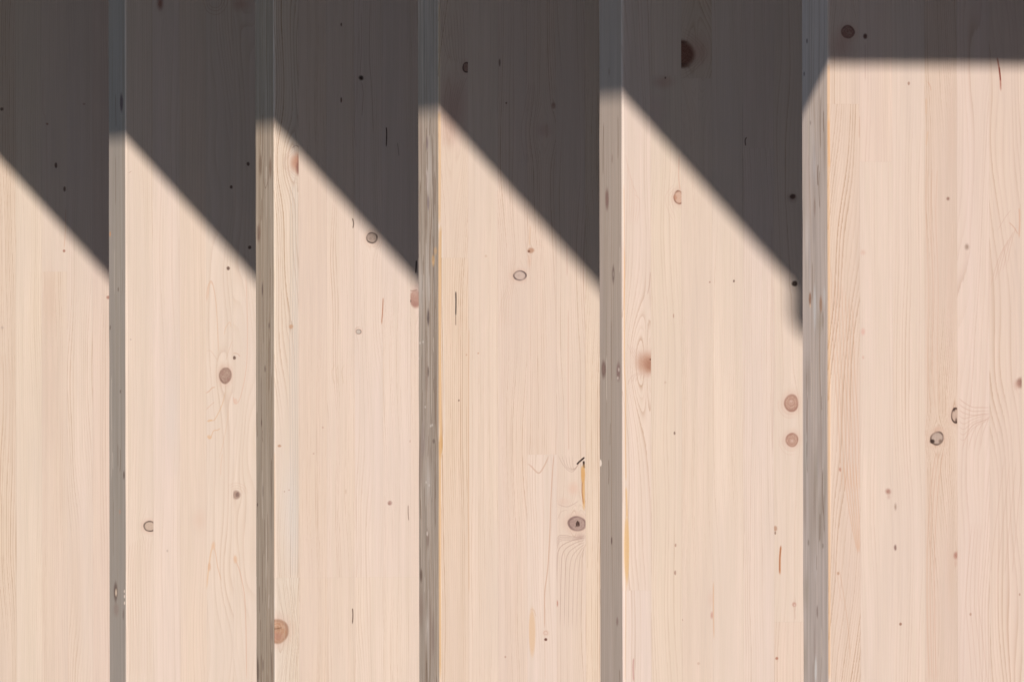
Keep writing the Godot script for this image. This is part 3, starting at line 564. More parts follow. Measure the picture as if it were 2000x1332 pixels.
	w.spot(5, 223.2, -205.2, 3.4, 4.3, Color8(192, 148, 122), 0.90, 0.50, 0.80)
	w.spot(5, 223.2, -211.6, 1.5, 2.8, Color8(120, 84, 66), 0.60, 0.50, 0.22)
	w.line([Vector2(231.5, -229.4), Vector2(229.9, -246.5), Vector2(229.9, -269.9)], 2.76, Color8(196, 126, 82), 0.68, -1)
	w.line([Vector2(231.5, -228.0), Vector2(229.9, -246.5), Vector2(229.1, -267.8)], 1.10, Color8(160, 92, 58), 0.56, -1)
	w.spot(5, 250.9, -311.3, 3.4, 3.9, Color8(206, 160, 140), 0.90, 0.50, 1.00)
	w.spot(5, 251.6, -312.0, 1.4, 1.6, Color8(232, 200, 182), 0.80, 0.50, 0.20)
	w.line([Vector2(251.6, -314.8), Vector2(252.3, -331.9)], 1.10, Color8(212, 172, 150), 0.48, -1)
	w.spot(5, 225.1, -385.6, 2.6, 2.4, Color8(182, 124, 100), 0.95, 0.50, 0.38)
	w.spot(2, 110.3, -391.6, 2.2, 2.1, Color8(212, 176, 152), 0.70, 0.50, 0.33)
	w.spot(2, 86.5, -331.1, 1.3, 1.4, Color8(176, 132, 112), 0.70, 0.50, 0.20)
	w.line([Vector2(132.3, -277.7), Vector2(132.2, -316.6), Vector2(132.9, -357.8)], 1.38, Color8(224, 172, 132), 0.60, -1)
	w.spot(2, 129.9, -325.1, 2.6, 5.7, Color8(212, 158, 138), 0.80, 0.70, 0.00)
	w.spot(2, 129.2, -302.4, 6.0, 12.8, Color8(230, 194, 170), 0.50, 1.00, 0.00)
	w.line([Vector2(15.5, -382.8), Vector2(14.7, -396.9), Vector2(15.4, -416.0)], 1.93, Color8(196, 140, 128), 0.60, 0)
	w.line([Vector2(3.2, 186.4), Vector2(2.9, 30.8), Vector2(4.3, -11.6), Vector2(4.1, -82.3), Vector2(4.8, -138.8)], 1.66, Color8(232, 182, 132), 0.60, 0)
	w.line([Vector2(4.8, -145.9), Vector2(5.8, -174.2), Vector2(6.2, -188.3)], 2.76, Color8(234, 186, 132), 0.68, 0)
	w.spot(0, 5.7, -230.7, 4.2, 50.9, Color8(234, 188, 134), 0.95, 0.30, 0.00)
	w.line([Vector2(4.5, -273.1), Vector2(3.6, -350.9), Vector2(2.8, -415.9)], 1.38, Color8(236, 194, 158), 0.56, 0)
	w.line([Vector2(2.1, 398.5), Vector2(1.9, 313.6), Vector2(0.9, 186.4)], 2.34, Color8(244, 222, 200), 0.48, 0)
	w.line([Vector2(2.6, 271.2), Vector2(3.2, 186.4), Vector2(2.3, 101.5)], 1.38, Color8(230, 182, 142), 0.48, 0)
	w.line([Vector2(4.9, 313.6), Vector2(10.8, 271.2), Vector2(9.2, 214.7)], 0.90, Color8(224, 184, 160), 0.36, 0)
	w.line([Vector2(7.9, 299.5), Vector2(14.5, 265.6), Vector2(12.2, 214.7)], 0.90, Color8(224, 184, 160), 0.36, 0)
	w.line([Vector2(10.8, 285.4), Vector2(18.2, 259.9), Vector2(15.2, 214.7)], 0.90, Color8(224, 184, 160), 0.36, 0)
	w.line([Vector2(13.8, 271.2), Vector2(21.9, 254.3), Vector2(18.1, 214.7)], 0.90, Color8(224, 184, 160), 0.36, 0)
	w.line([Vector2(16.7, 257.1), Vector2(25.7, 248.7), Vector2(21.1, 214.7)], 0.90, Color8(224, 184, 160), 0.36, 0)
	w.line([Vector2(218.8, 215.3), Vector2(219.3, 101.6), Vector2(218.4, 2.2), Vector2(219.7, -97.2)], 1.24, Color8(214, 180, 158), 0.48, -1)
	w.line([Vector2(221.6, 130.0), Vector2(222.2, 37.7), Vector2(218.9, -111.4)], 0.97, Color8(216, 184, 164), 0.40, -1)
	w.finish()

func paint_side_5(w):
	w.board(0, 9999.0, Color8(236, 207, 184), 3.8, 0.060, 0.000, 1.5)
	w.board(0, 360.2, Color8(233, 204, 181), 4.0, 0.075, -0.090, 3.0)
	w.board(1, 9999.0, Color8(236, 207, 186), 4.5, 0.030, 0.000, 2.0)
	w.board(1, 285.5, Color8(237, 210, 189), 4.2, 0.030, 0.000, 2.0)
	w.board(2, 9999.0, Color8(236, 209, 188), 4.5, 0.035, 0.000, 2.0)
	w.board(3, 9999.0, Color8(232, 203, 180), 3.0, 0.060, 0.010, 3.0)
	w.board(4, 9999.0, Color8(237, 209, 190), 6.5, 0.050, -0.060, 6.0)
	w.board(5, 9999.0, Color8(235, 207, 186), 6.0, 0.055, 0.070, 5.0)
	w.board(6, 9999.0, Color8(236, 210, 188), 4.0, 0.040, 0.000, 2.0)
	w.grain()
	w.knot(0, 28.0, 454.1, 9.6, 9.0, Color8(146, 104, 90), 0.90, Color8(120, 84, 72), 0.59, 1.20)
	w.spot(0, 19.5, 435.3, 18.4, 20.0, Color8(200, 150, 132), 0.45, 1.00, 0.00)
	w.spot(1, 52.1, 448.3, 3.2, 4.0, Color8(104, 70, 60), 0.95, 0.60, 0.80)
	w.line([Vector2(52.0, 442.3), Vector2(51.9, 388.9)], 0.97, Color8(190, 150, 130), 0.40, -1)
	w.spot(2, 112.2, 387.3, 1.8, 2.7, Color8(170, 130, 110), 0.80, 0.50, 0.28)
	w.line([Vector2(138.6, 389.5), Vector2(141.4, 385.5), Vector2(143.5, 377.5)], 1.24, Color8(214, 164, 136), 0.48, -1)
	w.line([Vector2(235.6, 422.4), Vector2(237.7, 411.6), Vector2(239.8, 396.9), Vector2(240.5, 378.2)], 2.34, Color8(176, 108, 88), 0.68, -1)
	w.line([Vector2(238.4, 410.3), Vector2(240.2, 391.6)], 1.52, Color8(128, 56, 44), 0.84, -1)
	w.spot(3, 166.7, 237.1, 2.8, 3.0, Color8(150, 112, 96), 0.90, 0.80, 0.70)
	w.spot(4, 192.9, 174.3, 3.6, 4.7, Color8(160, 132, 112), 0.80, 0.90, 0.70)
	w.spot(5, 266.9, -3.9, 5.7, 7.4, Color8(150, 108, 92), 0.90, 0.70, 1.00)
	w.spot(5, 262.6, -6.6, 5.7, 8.0, Color8(206, 160, 140), 0.50, 1.00, 0.00)
	w.knot(3, 176.8, -46.5, 6.1, 10.0, Color8(198, 166, 146), 0.70, Color8(70, 50, 42), 0.81, 1.40)
	w.spot(3, 174.7, -38.5, 2.1, 3.3, Color8(74, 54, 46), 0.70, 0.80, 0.00)
	w.spot(3, 177.5, -53.2, 2.1, 4.0, Color8(84, 62, 52), 0.70, 0.80, 0.00)
	w.knot(3, 151.1, -75.9, 8.9, 8.4, Color8(188, 164, 148), 0.85, Color8(100, 78, 66), 0.72, 1.60)
	w.spot(3, 144.0, -79.9, 3.9, 3.3, Color8(60, 44, 38), 0.95, 0.60, 0.00)
	w.spot(3, 155.4, -79.9, 3.2, 3.3, Color8(120, 94, 78), 0.70, 0.80, 0.00)
	w.spot(3, 151.8, -63.9, 7.1, 4.0, Color8(216, 172, 148), 0.50, 1.00, 0.00)
	w.spot(1, 82.7, -145.1, 4.3, 4.3, Color8(172, 122, 104), 0.90, 0.90, 0.90)
	w.spot(1, 83.4, -151.8, 2.8, 4.0, Color8(200, 160, 140), 0.50, 1.00, 0.00)
	w.spot(2, 92.6, -165.2, 2.0, 5.3, Color8(168, 138, 118), 0.75, 0.90, 0.31)
	w.spot(2, 92.5, -218.6, 2.1, 4.3, Color8(130, 96, 84), 0.90, 0.80, 0.60)
	w.spot(3, 176.4, -229.2, 3.6, 6.0, Color8(178, 122, 104), 0.85, 0.80, 0.80)
	w.spot(3, 176.4, -239.2, 2.1, 5.4, Color8(206, 160, 140), 0.50, 1.00, 0.00)
	w.spot(2, 99.4, -318.2, 2.0, 2.1, Color8(150, 106, 84), 0.85, 0.50, 0.31)
	w.spot(4, 196.9, -306.3, 1.8, 2.3, Color8(180, 140, 118), 0.80, 0.50, 0.28)
	w.spot(0, 16.2, -116.1, 1.8, 3.3, Color8(190, 134, 112), 0.80, 0.50, 0.28)
	w.spot(0, 13.1, -251.4, 1.8, 2.3, Color8(186, 140, 110), 0.70, 0.50, 0.28)
	w.spot(5, 265.6, -280.8, 1.4, 2.0, Color8(176, 132, 112), 0.60, 0.50, 0.22)
	w.spot(1, 48.6, 166.6, 4.3, 4.0, Color8(224, 180, 156), 0.60, 1.00, 0.67)
	w.spot(1, 48.4, 63.2, 3.2, 4.7, Color8(230, 180, 160), 0.80, 0.80, 0.50)
	w.spot(1, 48.4, 29.9, 1.8, 2.7, Color8(222, 178, 156), 0.60, 0.50, 0.28)
	w.line([Vector2(181.1, -23.8), Vector2(188.2, -29.2), Vector2(199.6, -35.2), Vector2(211.1, -35.9), Vector2(224.6, -36.0)], 1.24, Color8(208, 166, 144), 0.40, 4)
	w.line([Vector2(181.1, -31.2), Vector2(188.2, -36.2), Vector2(199.6, -40.6), Vector2(211.0, -40.6), Vector2(224.6, -40.2)], 1.24, Color8(208, 166, 144), 0.38, 4)
	w.line([Vector2(181.1, -38.5), Vector2(188.2, -43.2), Vector2(199.6, -45.9), Vector2(211.0, -45.3), Vector2(224.6, -44.5)], 1.24, Color8(208, 166, 144), 0.35, 4)
	w.line([Vector2(181.1, -45.9), Vector2(188.2, -50.3), Vector2(199.6, -47.7), Vector2(211.0, -45.2), Vector2(224.6, -42.8)], 1.24, Color8(208, 166, 144), 0.33, 4)
	w.line([Vector2(181.1, -53.2), Vector2(188.2, -57.3), Vector2(199.6, -51.8), Vector2(211.0, -48.2), Vector2(224.6, -45.1)], 1.24, Color8(208, 166, 144), 0.30, 4)
	w.line([Vector2(181.0, -60.6), Vector2(188.2, -64.3), Vector2(199.6, -56.0), Vector2(211.0, -51.3), Vector2(224.6, -47.3)], 1.24, Color8(208, 166, 144), 0.28, 4)
	w.line([Vector2(181.0, -68.0), Vector2(188.1, -71.3), Vector2(199.6, -60.1), Vector2(211.0, -54.4), Vector2(224.6, -49.6)], 1.24, Color8(208, 166, 144), 0.26, 4)
	w.line([Vector2(181.0, -75.3), Vector2(188.1, -78.4), Vector2(199.6, -64.3), Vector2(211.0, -57.5), Vector2(224.6, -51.9)], 1.24, Color8(208, 166, 144), 0.23, 4)
	w.line([Vector2(185.3, -92.1), Vector2(192.4, -72.0), Vector2(202.4, -57.3), Vector2(223.9, -50.7)], 1.10, Color8(212, 172, 150), 0.36, 4)
	w.line([Vector2(193.8, -92.1), Vector2(199.6, -72.0), Vector2(208.2, -57.3), Vector2(223.9, -49.4)], 1.10, Color8(212, 172, 150), 0.36, 4)
	w.line([Vector2(202.4, -92.1), Vector2(206.7, -72.1), Vector2(213.9, -57.4), Vector2(223.9, -48.0)], 1.10, Color8(212, 172, 150), 0.36, 4)
	w.line([Vector2(210.9, -92.2), Vector2(213.8, -72.1), Vector2(219.6, -57.4), Vector2(223.9, -46.7)], 1.10, Color8(212, 172, 150), 0.36, 4)
	w.line([Vector2(225.7, 122.1), Vector2(235.7, 155.6), Vector2(247.2, 179.1)], 1.10, Color8(214, 172, 150), 0.40, 5)
	w.line([Vector2(231.4, 128.8), Vector2(240.8, 162.4), Vector2(250.8, 184.5)], 1.10, Color8(214, 172, 150), 0.40, 5)
	w.line([Vector2(237.1, 135.5), Vector2(245.8, 169.1), Vector2(254.4, 189.9)], 1.10, Color8(214, 172, 150), 0.40, 5)
	w.line([Vector2(242.9, 142.3), Vector2(250.8, 175.8), Vector2(258.0, 195.2)], 1.10, Color8(214, 172, 150), 0.40, 5)
	w.line([Vector2(248.6, 149.0), Vector2(255.8, 182.5), Vector2(261.6, 200.6)], 1.10, Color8(214, 172, 150), 0.40, 5)
	w.line([Vector2(265.9, 226.1), Vector2(266.6, 209.3), Vector2(265.8, 185.9)], 2.07, Color8(220, 168, 140), 0.56, -1)
	w.line([Vector2(251.6, 206.6), Vector2(258.7, 199.9), Vector2(264.4, 190.6)], 1.38, Color8(214, 166, 140), 0.56, -1)
	w.line([Vector2(254.5, 222.7), Vector2(246.6, 213.3), Vector2(235.8, 195.8)], 0.97, Color8(212, 172, 150), 0.40, -1)
	w.line([Vector2(139.0, -394.0), Vector2(136.4, -292.4), Vector2(137.3, -212.2), Vector2(142.4, -138.7), Vector2(149.6, -91.9)], 1.24, Color8(218, 170, 144), 0.40, 3)
	w.line([Vector2(143.3, -394.1), Vector2(140.7, -292.5), Vector2(141.6, -212.2), Vector2(146.7, -138.7), Vector2(153.9, -92.0)], 1.24, Color8(218, 170, 144), 0.40, 3)
	w.line([Vector2(149.0, -394.1), Vector2(146.4, -292.5), Vector2(147.3, -212.3), Vector2(152.4, -138.8), Vector2(159.6, -92.0)], 1.24, Color8(218, 170, 144), 0.40, 3)
	w.line([Vector2(138.3, 275.8), Vector2(136.1, 215.6), Vector2(139.4, 122.0), Vector2(137.8, 28.4), Vector2(141.9, -38.4)], 1.17, Color8(220, 176, 150), 0.40, 3)
	w.line([Vector2(144.7, 275.8), Vector2(142.5, 215.7), Vector2(145.8, 122.0), Vector2(144.2, 28.4), Vector2(148.3, -38.4)], 1.17, Color8(220, 176, 150), 0.40, 3)
	w.line([Vector2(151.8, 275.9), Vector2(149.6, 215.7), Vector2(152.9, 122.0), Vector2(151.3, 28.4), Vector2(155.4, -38.5)], 1.17, Color8(220, 176, 150), 0.40, 3)
	w.spot(3, 171.9, 316.1, 7.1, 80.3, Color8(222, 188, 166), 0.45, 1.00, 0.00)
	w.spot(3, 169.9, 81.9, 7.1, 113.7, Color8(224, 192, 170), 0.40, 1.00, 0.00)
	w.spot(3, 169.2, -252.6, 7.8, 60.2, Color8(222, 188, 164), 0.45, 1.00, 0.00)
	w.line([Vector2(180.2, 202.4), Vector2(179.7, -25.1)], 1.38, Color8(210, 172, 152), 0.40, 3)
	w.line([Vector2(44.0, 345.4), Vector2(43.3, 315.4)], 1.38, Color8(206, 160, 134), 0.48, 0)
	w.line([Vector2(137.1, 369.4), Vector2(136.3, 346.0)], 1.79, Color8(228, 184, 150), 0.48, 3)
	w.line([Vector2(139.1, 326.0), Vector2(136.2, 305.9)], 1.79, Color8(228, 184, 150), 0.48, 3)
	w.line([Vector2(1.7, 413.8), Vector2(1.3, 228.5), Vector2(1.6, -11.4), Vector2(0.8, -392.6)], 2.48, Color8(220, 172, 126), 0.60, 0)
	w.line([Vector2(0.8, 495.2), Vector2(0.7, 416.5)], 1.52, Color8(206, 182, 158), 0.40, 0)
	w.line([Vector2(1.6, 341.8), Vector2(2.2, 275.2)], 2.07, Color8(224, 166, 112), 0.56, 0)
	w.line([Vector2(4.0, 148.5), Vector2(7.3, 41.9), Vector2(13.5, -51.4), Vector2(19.0, -144.8)], 1.24, Color8(222, 172, 140), 0.40, 0)
	w.line([Vector2(8.9, 140.6), Vector2(12.3, 35.2), Vector2(18.0, -51.4), Vector2(22.9, -144.8)], 1.24, Color8(222, 172, 140), 0.40, 0)
	w.line([Vector2(13.9, 132.6), Vector2(17.2, 28.6), Vector2(22.6, -51.5), Vector2(26.9, -144.8)], 1.24, Color8(222, 172, 140), 0.40, 0)
	w.line([Vector2(18.8, 124.6), Vector2(22.1, 21.9), Vector2(27.1, -51.5), Vector2(30.9, -144.8)], 1.24, Color8(222, 172, 140), 0.40, 0)
	w.line([Vector2(23.8, 116.6), Vector2(27.1, 15.2), Vector2(31.6, -51.5), Vector2(34.8, -144.9)], 1.24, Color8(222, 172, 140), 0.40, 0)
	w.line([Vector2(28.7, 108.6), Vector2(32.0, 8.5), Vector2(36.1, -51.5), Vector2(38.8, -144.9)], 1.24, Color8(222, 172, 140), 0.40, 0)
	w.line([Vector2(33.6, 100.6), Vector2(37.0, 1.9), Vector2(40.7, -51.5), Vector2(42.8, -144.9)], 1.24, Color8(222, 172, 140), 0.40, 0)
	w.line([Vector2(20.5, -104.8), Vector2(28.8, -171.5), Vector2(40.0, -224.9)], 1.31, Color8(224, 174, 140), 0.44, 0)
	w.line([Vector2(24.7, -104.8), Vector2(32.0, -171.5), Vector2(40.8, -224.9)], 1.31, Color8(224, 174, 140), 0.44, 0)
	w.line([Vector2(29.0, -104.8), Vector2(35.2, -171.5), Vector2(41.5, -224.9)], 1.31, Color8(224, 174, 140), 0.44, 0)
	w.line([Vector2(33.2, -104.8), Vector2(38.4, -171.6), Vector2(42.2, -224.9)], 1.31, Color8(224, 174, 140), 0.44, 0)
	w.line([Vector2(37.5, -104.9), Vector2(41.6, -171.6), Vector2(42.9, -224.9)], 1.31, Color8(224, 174, 140), 0.44, 0)
	w.line([Vector2(14.5, -244.7), Vector2(21.5, -284.8), Vector2(27.1, -324.8), Vector2(29.8, -364.9)], 1.24, Color8(218, 176, 148), 0.48, 0)
	w.line([Vector2(6.1, -224.7), Vector2(11.7, -254.7), Vector2(18.0, -291.4)], 1.10, Color8(222, 182, 154), 0.40, 0)
	w.line([Vector2(198.9, -394.7), Vector2(194.0, -333.1), Vector2(190.6, -279.5), Vector2(199.3, -185.8)], 1.17, Color8(216, 180, 156), 0.36, 4)
	w.line([Vector2(206.0, -394.8), Vector2(200.4, -333.1), Vector2(196.3, -279.5), Vector2(203.6, -185.9)], 1.17, Color8(216, 180, 156), 0.36, 4)
	w.line([Vector2(213.1, -394.8), Vector2(206.9, -333.2), Vector2(202.0, -279.6), Vector2(207.9, -185.9)], 1.17, Color8(216, 180, 156), 0.36, 4)
	w.line([Vector2(220.3, -394.9), Vector2(213.3, -333.2), Vector2(207.7, -279.6), Vector2(212.2, -185.9)], 1.17, Color8(216, 180, 156), 0.36, 4)
	w.line([Vector2(224.9, -253.0), Vector2(229.2, -212.8), Vector2(236.5, -159.3), Vector2(243.8, -105.7)], 1.17, Color8(214, 178, 156), 0.40, 5)
	w.line([Vector2(234.9, -253.0), Vector2(239.2, -212.9), Vector2(245.8, -159.3), Vector2(252.3, -105.7)], 1.17, Color8(214, 178, 156), 0.40, 5)
	w.line([Vector2(244.9, -253.1), Vector2(249.2, -212.9), Vector2(255.1, -159.4), Vector2(260.9, -105.8)], 1.17, Color8(214, 178, 156), 0.40, 5)
	w.line([Vector2(254.9, -253.2), Vector2(259.3, -213.0), Vector2(264.4, -159.4), Vector2(269.5, -105.8)], 1.17, Color8(214, 178, 156), 0.40, 5)
	w.finish()

func paint_front_1(w):
	w.board(0, 9999.0, Color8(150, 140, 130), 9.0, 0.060, 0.0, 2.0)
	w.grain()
	w.spot(0, 78.2, 452.4, 10.5, 16.6, Color8(84, 68, 70), 0.85, 0.60, 0.3)
	w.spot(0, 8.8, 240.2, 5.6, 5.0, Color8(200, 140, 96), 0.80, 0.60, 0.3)
	w.spot(0, 7.8, 87.8, 4.7, 5.0, Color8(92, 76, 68), 0.60, 0.60, 0.3)
	w.spot(0, 39.3, -341.3, 13.9, 18.3, Color8(96, 78, 70), 0.85, 0.60, 0.3)
	w.spot(0, 40.9, -342.9, 6.8, 7.5, Color8(214, 190, 166), 0.95, 0.60, 0.3)
	w.spot(0, 89.9, -151.4, 5.5, 7.5, Color8(92, 76, 68), 0.80, 0.60, 0.3)
	w.spot(0, 64.9, -211.3, 6.2, 4.2, Color8(170, 130, 112), 0.60, 0.60, 0.3)
	w.spot(0, 69.2, -16.3, 4.6, 3.3, Color8(92, 76, 68), 0.60, 0.60, 0.3)
	w.spot(0, 57.8, 149.8, 4.6, 4.2, Color8(92, 76, 68), 0.50, 0.60, 0.3)
	w.spot(0, 91.8, -339.5, 4.9, 3.3, Color8(226, 206, 190), 0.85, 0.60, 0.3)
	w.spot(0, 91.8, -347.8, 4.9, 3.3, Color8(226, 206, 190), 0.85, 0.60, 0.3)
	w.spot(0, 91.7, -358.5, 4.9, 3.3, Color8(226, 206, 190), 0.85, 0.60, 0.3)
	w.spot(0, 42.3, -369.5, 18.6, 11.6, Color8(136, 116, 106), 0.50, 0.60, 0.3)
	w.spot(0, 85.4, -376.9, 6.2, 9.9, Color8(110, 92, 84), 0.50, 0.60, 0.3)
	w.line([Vector2(66.9, -108.8), Vector2(69.3, -128.3), Vector2(64.8, -147.8)], 3.11, Color8(104, 84, 70), 0.59, -1)
	w.line([Vector2(43.8, 467.1), Vector2(44.6, 439.7), Vector2(46.4, 412.2)], 3.02, Color8(104, 84, 70), 0.63, -1)
	w.line([Vector2(42.7, 366.8), Vector2(43.7, 326.3), Vector2(41.2, 285.9)], 2.98, Color8(104, 84, 70), 0.45, -1)
	w.line([Vector2(35.4, 216.4), Vector2(33.2, 178.9), Vector2(36.0, 141.3)], 2.81, Color8(196, 182, 168), 0.45, -1)
	w.line([Vector2(14.9, -66.3), Vector2(16.0, -113.0), Vector2(13.7, -159.7)], 2.31, Color8(196, 182, 168), 0.59, -1)
	w.line([Vector2(81.5, 183.0), Vector2(84.3, 160.4), Vector2(79.0, 137.9)], 1.72, Color8(104, 84, 70), 0.40, -1)
	w.line([Vector2(53.4, -101.8), Vector2(53.9, -120.2), Vector2(54.2, -138.6)], 2.69, Color8(104, 84, 70), 0.68, -1)
	w.line([Vector2(15.2, 10.7), Vector2(13.8, -36.2), Vector2(17.3, -83.0)], 2.63, Color8(196, 182, 168), 0.77, -1)
	w.line([Vector2(27.0, -190.4), Vector2(24.2, -237.6), Vector2(24.2, -284.7)], 1.91, Color8(104, 84, 70), 0.39, -1)
	w.line([Vector2(21.5, -113.6), Vector2(22.9, -128.6), Vector2(23.7, -143.6)], 2.86, Color8(196, 182, 168), 0.67, -1)
	w.finish()

func paint_front_2(w):
	w.board(0, 9999.0, Color8(157, 142, 126), 7.0, 0.100, 0.0, 3.0)
	w.grain()
	w.spot(0, 28.0, 334.7, 9.8, 20.6, Color8(112, 92, 76), 0.75, 0.60, 0.3)
	w.spot(0, 81.1, 328.8, 8.9, 18.9, Color8(116, 94, 78), 0.70, 0.60, 0.3)
	w.line([Vector2(50.5, 351.6), Vector2(44.7, 320.1), Vector2(53.0, 299.4), Vector2(64.2, 303.9), Vector2(75.5, 319.5)], 2.10, Color8(112, 92, 78), 0.60, -1)
	w.spot(0, 17.5, 228.8, 11.2, 15.0, Color8(122, 98, 84), 0.85, 0.60, 0.3)
	w.line([Vector2(10.5, 241.5), Vector2(16.0, 219.3)], 2.10, Color8(84, 66, 56), 0.60, -1)
	w.spot(0, 38.0, 141.5, 5.0, 11.1, Color8(92, 76, 68), 0.80, 0.60, 0.3)
	w.spot(0, 74.0, 85.9, 4.2, 5.5, Color8(92, 76, 68), 0.70, 0.60, 0.3)
	w.spot(0, 51.3, 19.7, 4.5, 6.3, Color8(92, 76, 68), 0.60, 0.60, 0.3)
	w.spot(0, 31.2, -64.2, 4.2, 6.3, Color8(92, 76, 68), 0.70, 0.60, 0.3)
	w.spot(0, 7.9, -191.0, 4.5, 3.2, Color8(92, 76, 68), 0.80, 0.60, 0.3)
	w.spot(0, 38.9, -170.1, 3.9, 11.1, Color8(92, 76, 68), 0.40, 0.60, 0.3)
	w.spot(0, 6.3, -449.3, 12.9, 23.8, Color8(96, 80, 70), 0.75, 0.60, 0.3)
	w.spot(0, 85.1, -386.5, 8.4, 18.9, Color8(120, 100, 92), 0.50, 0.60, 0.3)
	w.spot(0, 37.3, -439.0, 4.2, 11.1, Color8(92, 76, 68), 0.50, 0.60, 0.3)
	w.line([Vector2(17.1, 391.9), Vector2(18.2, 114.7), Vector2(11.1, -122.9), Vector2(14.7, -464.9)], 2.31, Color8(132, 116, 102), 0.35, -1)
	w.line([Vector2(36.7, 391.5), Vector2(37.8, 114.6), Vector2(30.8, -122.7), Vector2(34.3, -464.4)], 2.31, Color8(132, 116, 102), 0.40, -1)
	w.line([Vector2(59.1, 390.9), Vector2(60.2, 114.4), Vector2(53.2, -122.6), Vector2(56.8, -463.8)], 2.31, Color8(132, 116, 102), 0.30, -1)
	w.line([Vector2(78.7, 390.4), Vector2(79.8, 114.3), Vector2(72.8, -122.4), Vector2(76.3, -463.2)], 2.31, Color8(132, 116, 102), 0.35, -1)
	w.line([Vector2(57.3, -221.8), Vector2(58.4, -264.6), Vector2(59.7, -307.4)], 1.72, Color8(196, 182, 168), 0.56, -1)
	w.line([Vector2(84.7, -138.0), Vector2(84.2, -185.2), Vector2(82.4, -232.3)], 2.48, Color8(104, 84, 70), 0.61, -1)
	w.line([Vector2(8.9, 251.8), Vector2(10.2, 230.3), Vector2(6.3, 208.8)], 2.85, Color8(196, 182, 168), 0.41, -1)
	w.line([Vector2(60.2, 332.1), Vector2(58.5, 322.2), Vector2(58.2, 312.2)], 3.12, Color8(196, 182, 168), 0.74, -1)
	w.line([Vector2(28.1, -420.3), Vector2(26.2, -452.7), Vector2(30.7, -484.8)], 2.70, Color8(104, 84, 70), 0.78, -1)
	w.line([Vector2(82.4, 176.9), Vector2(80.3, 152.1), Vector2(79.2, 127.3)], 2.12, Color8(104, 84, 70), 0.62, -1)
	w.line([Vector2(5.5, -164.8), Vector2(7.2, -188.7), Vector2(5.1, -212.7)], 2.14, Color8(104, 84, 70), 0.57, -1)
	w.line([Vector2(67.9, 394.7), Vector2(69.0, 344.4), Vector2(69.6, 294.1)], 1.71, Color8(104, 84, 70), 0.70, -1)
	w.line([Vector2(36.7, -74.8), Vector2(34.8, -85.1), Vector2(39.6, -95.4)], 1.97, Color8(104, 84, 70), 0.69, -1)
	w.line([Vector2(82.0, -401.5), Vector2(81.9, -425.6), Vector2(83.5, -449.7)], 1.84, Color8(104, 84, 70), 0.69, -1)
	w.line([Vector2(71.3, -327.7), Vector2(69.0, -339.1), Vector2(70.1, -350.5)], 2.58, Color8(196, 182, 168), 0.76, -1)
	w.line([Vector2(32.6, -386.6), Vector2(31.3, -419.1), Vector2(30.0, -451.7)], 1.79, Color8(104, 84, 70), 0.42, -1)
	w.line([Vector2(61.5, -451.2), Vector2(64.1, -467.7), Vector2(61.5, -484.4)], 2.28, Color8(104, 84, 70), 0.46, -1)
	w.line([Vector2(54.4, -297.9), Vector2(51.8, -326.8), Vector2(56.9, -355.4)], 1.73, Color8(104, 84, 70), 0.57, -1)
	w.line([Vector2(78.7, 328.2), Vector2(79.2, 288.0), Vector2(80.2, 247.9)], 1.84, Color8(196, 182, 168), 0.55, -1)
	w.line([Vector2(16.9, -315.2), Vector2(19.6, -337.3), Vector2(19.0, -359.5)], 3.11, Color8(104, 84, 70), 0.55, -1)
	w.line([Vector2(46.1, -210.9), Vector2(45.4, -240.6), Vector2(43.4, -270.4)], 2.23, Color8(104, 84, 70), 0.79, -1)
	w.line([Vector2(86.2, -118.2), Vector2(83.7, -148.7), Vector2(84.3, -179.3)], 2.83, Color8(104, 84, 70), 0.74, -1)
	w.line([Vector2(35.1, -262.0), Vector2(35.8, -304.0), Vector2(36.4, -346.1)], 2.21, Color8(104, 84, 70), 0.67, -1)
	w.line([Vector2(30.0, 8.9), Vector2(28.6, -33.0), Vector2(32.5, -74.9)], 2.64, Color8(104, 84, 70), 0.61, -1)
	w.line([Vector2(6.9, -46.5), Vector2(6.6, -66.8), Vector2(8.8, -87.1)], 2.63, Color8(104, 84, 70), 0.71, -1)
	w.line([Vector2(34.8, -134.0), Vector2(33.7, -174.5), Vector2(36.6, -215.0)], 2.96, Color8(196, 182, 168), 0.66, -1)
	w.line([Vector2(85.8, -414.4), Vector2(83.7, -445.8), Vector2(87.6, -477.0)], 3.06, Color8(104, 84, 70), 0.56, -1)
	w.line([Vector2(63.2, -201.8), Vector2(64.5, -241.9), Vector2(63.3, -282.1)], 2.66, Color8(104, 84, 70), 0.54, -1)
	w.line([Vector2(57.2, -251.4), Vector2(54.4, -287.8), Vector2(54.5, -324.0)], 2.33, Color8(196, 182, 168), 0.64, -1)
	w.line([Vector2(23.7, -171.8), Vector2(23.3, -208.0), Vector2(21.4, -244.1)], 1.76, Color8(104, 84, 70), 0.41, -1)
	w.line([Vector2(34.7, 283.1), Vector2(34.4, 265.2), Vector2(33.7, 247.3)], 2.58, Color8(104, 84, 70), 0.62, -1)
	w.line([Vector2(24.1, -367.8), Vector2(22.8, -377.8), Vector2(23.4, -387.7)], 1.85, Color8(104, 84, 70), 0.72, -1)
	w.line([Vector2(40.3, 414.2), Vector2(40.3, 378.9), Vector2(38.8, 343.5)], 2.53, Color8(104, 84, 70), 0.78, -1)
	w.line([Vector2(75.5, 68.7), Vector2(74.5, 25.2), Vector2(72.6, -18.4)], 2.56, Color8(104, 84, 70), 0.60, -1)
	w.line([Vector2(84.1, -424.8), Vector2(86.1, -459.8), Vector2(80.4, -495.0)], 1.84, Color8(104, 84, 70), 0.60, -1)
	w.line([Vector2(60.0, 319.5), Vector2(59.1, 283.5), Vector2(59.1, 247.5)], 2.01, Color8(196, 182, 168), 0.48, -1)
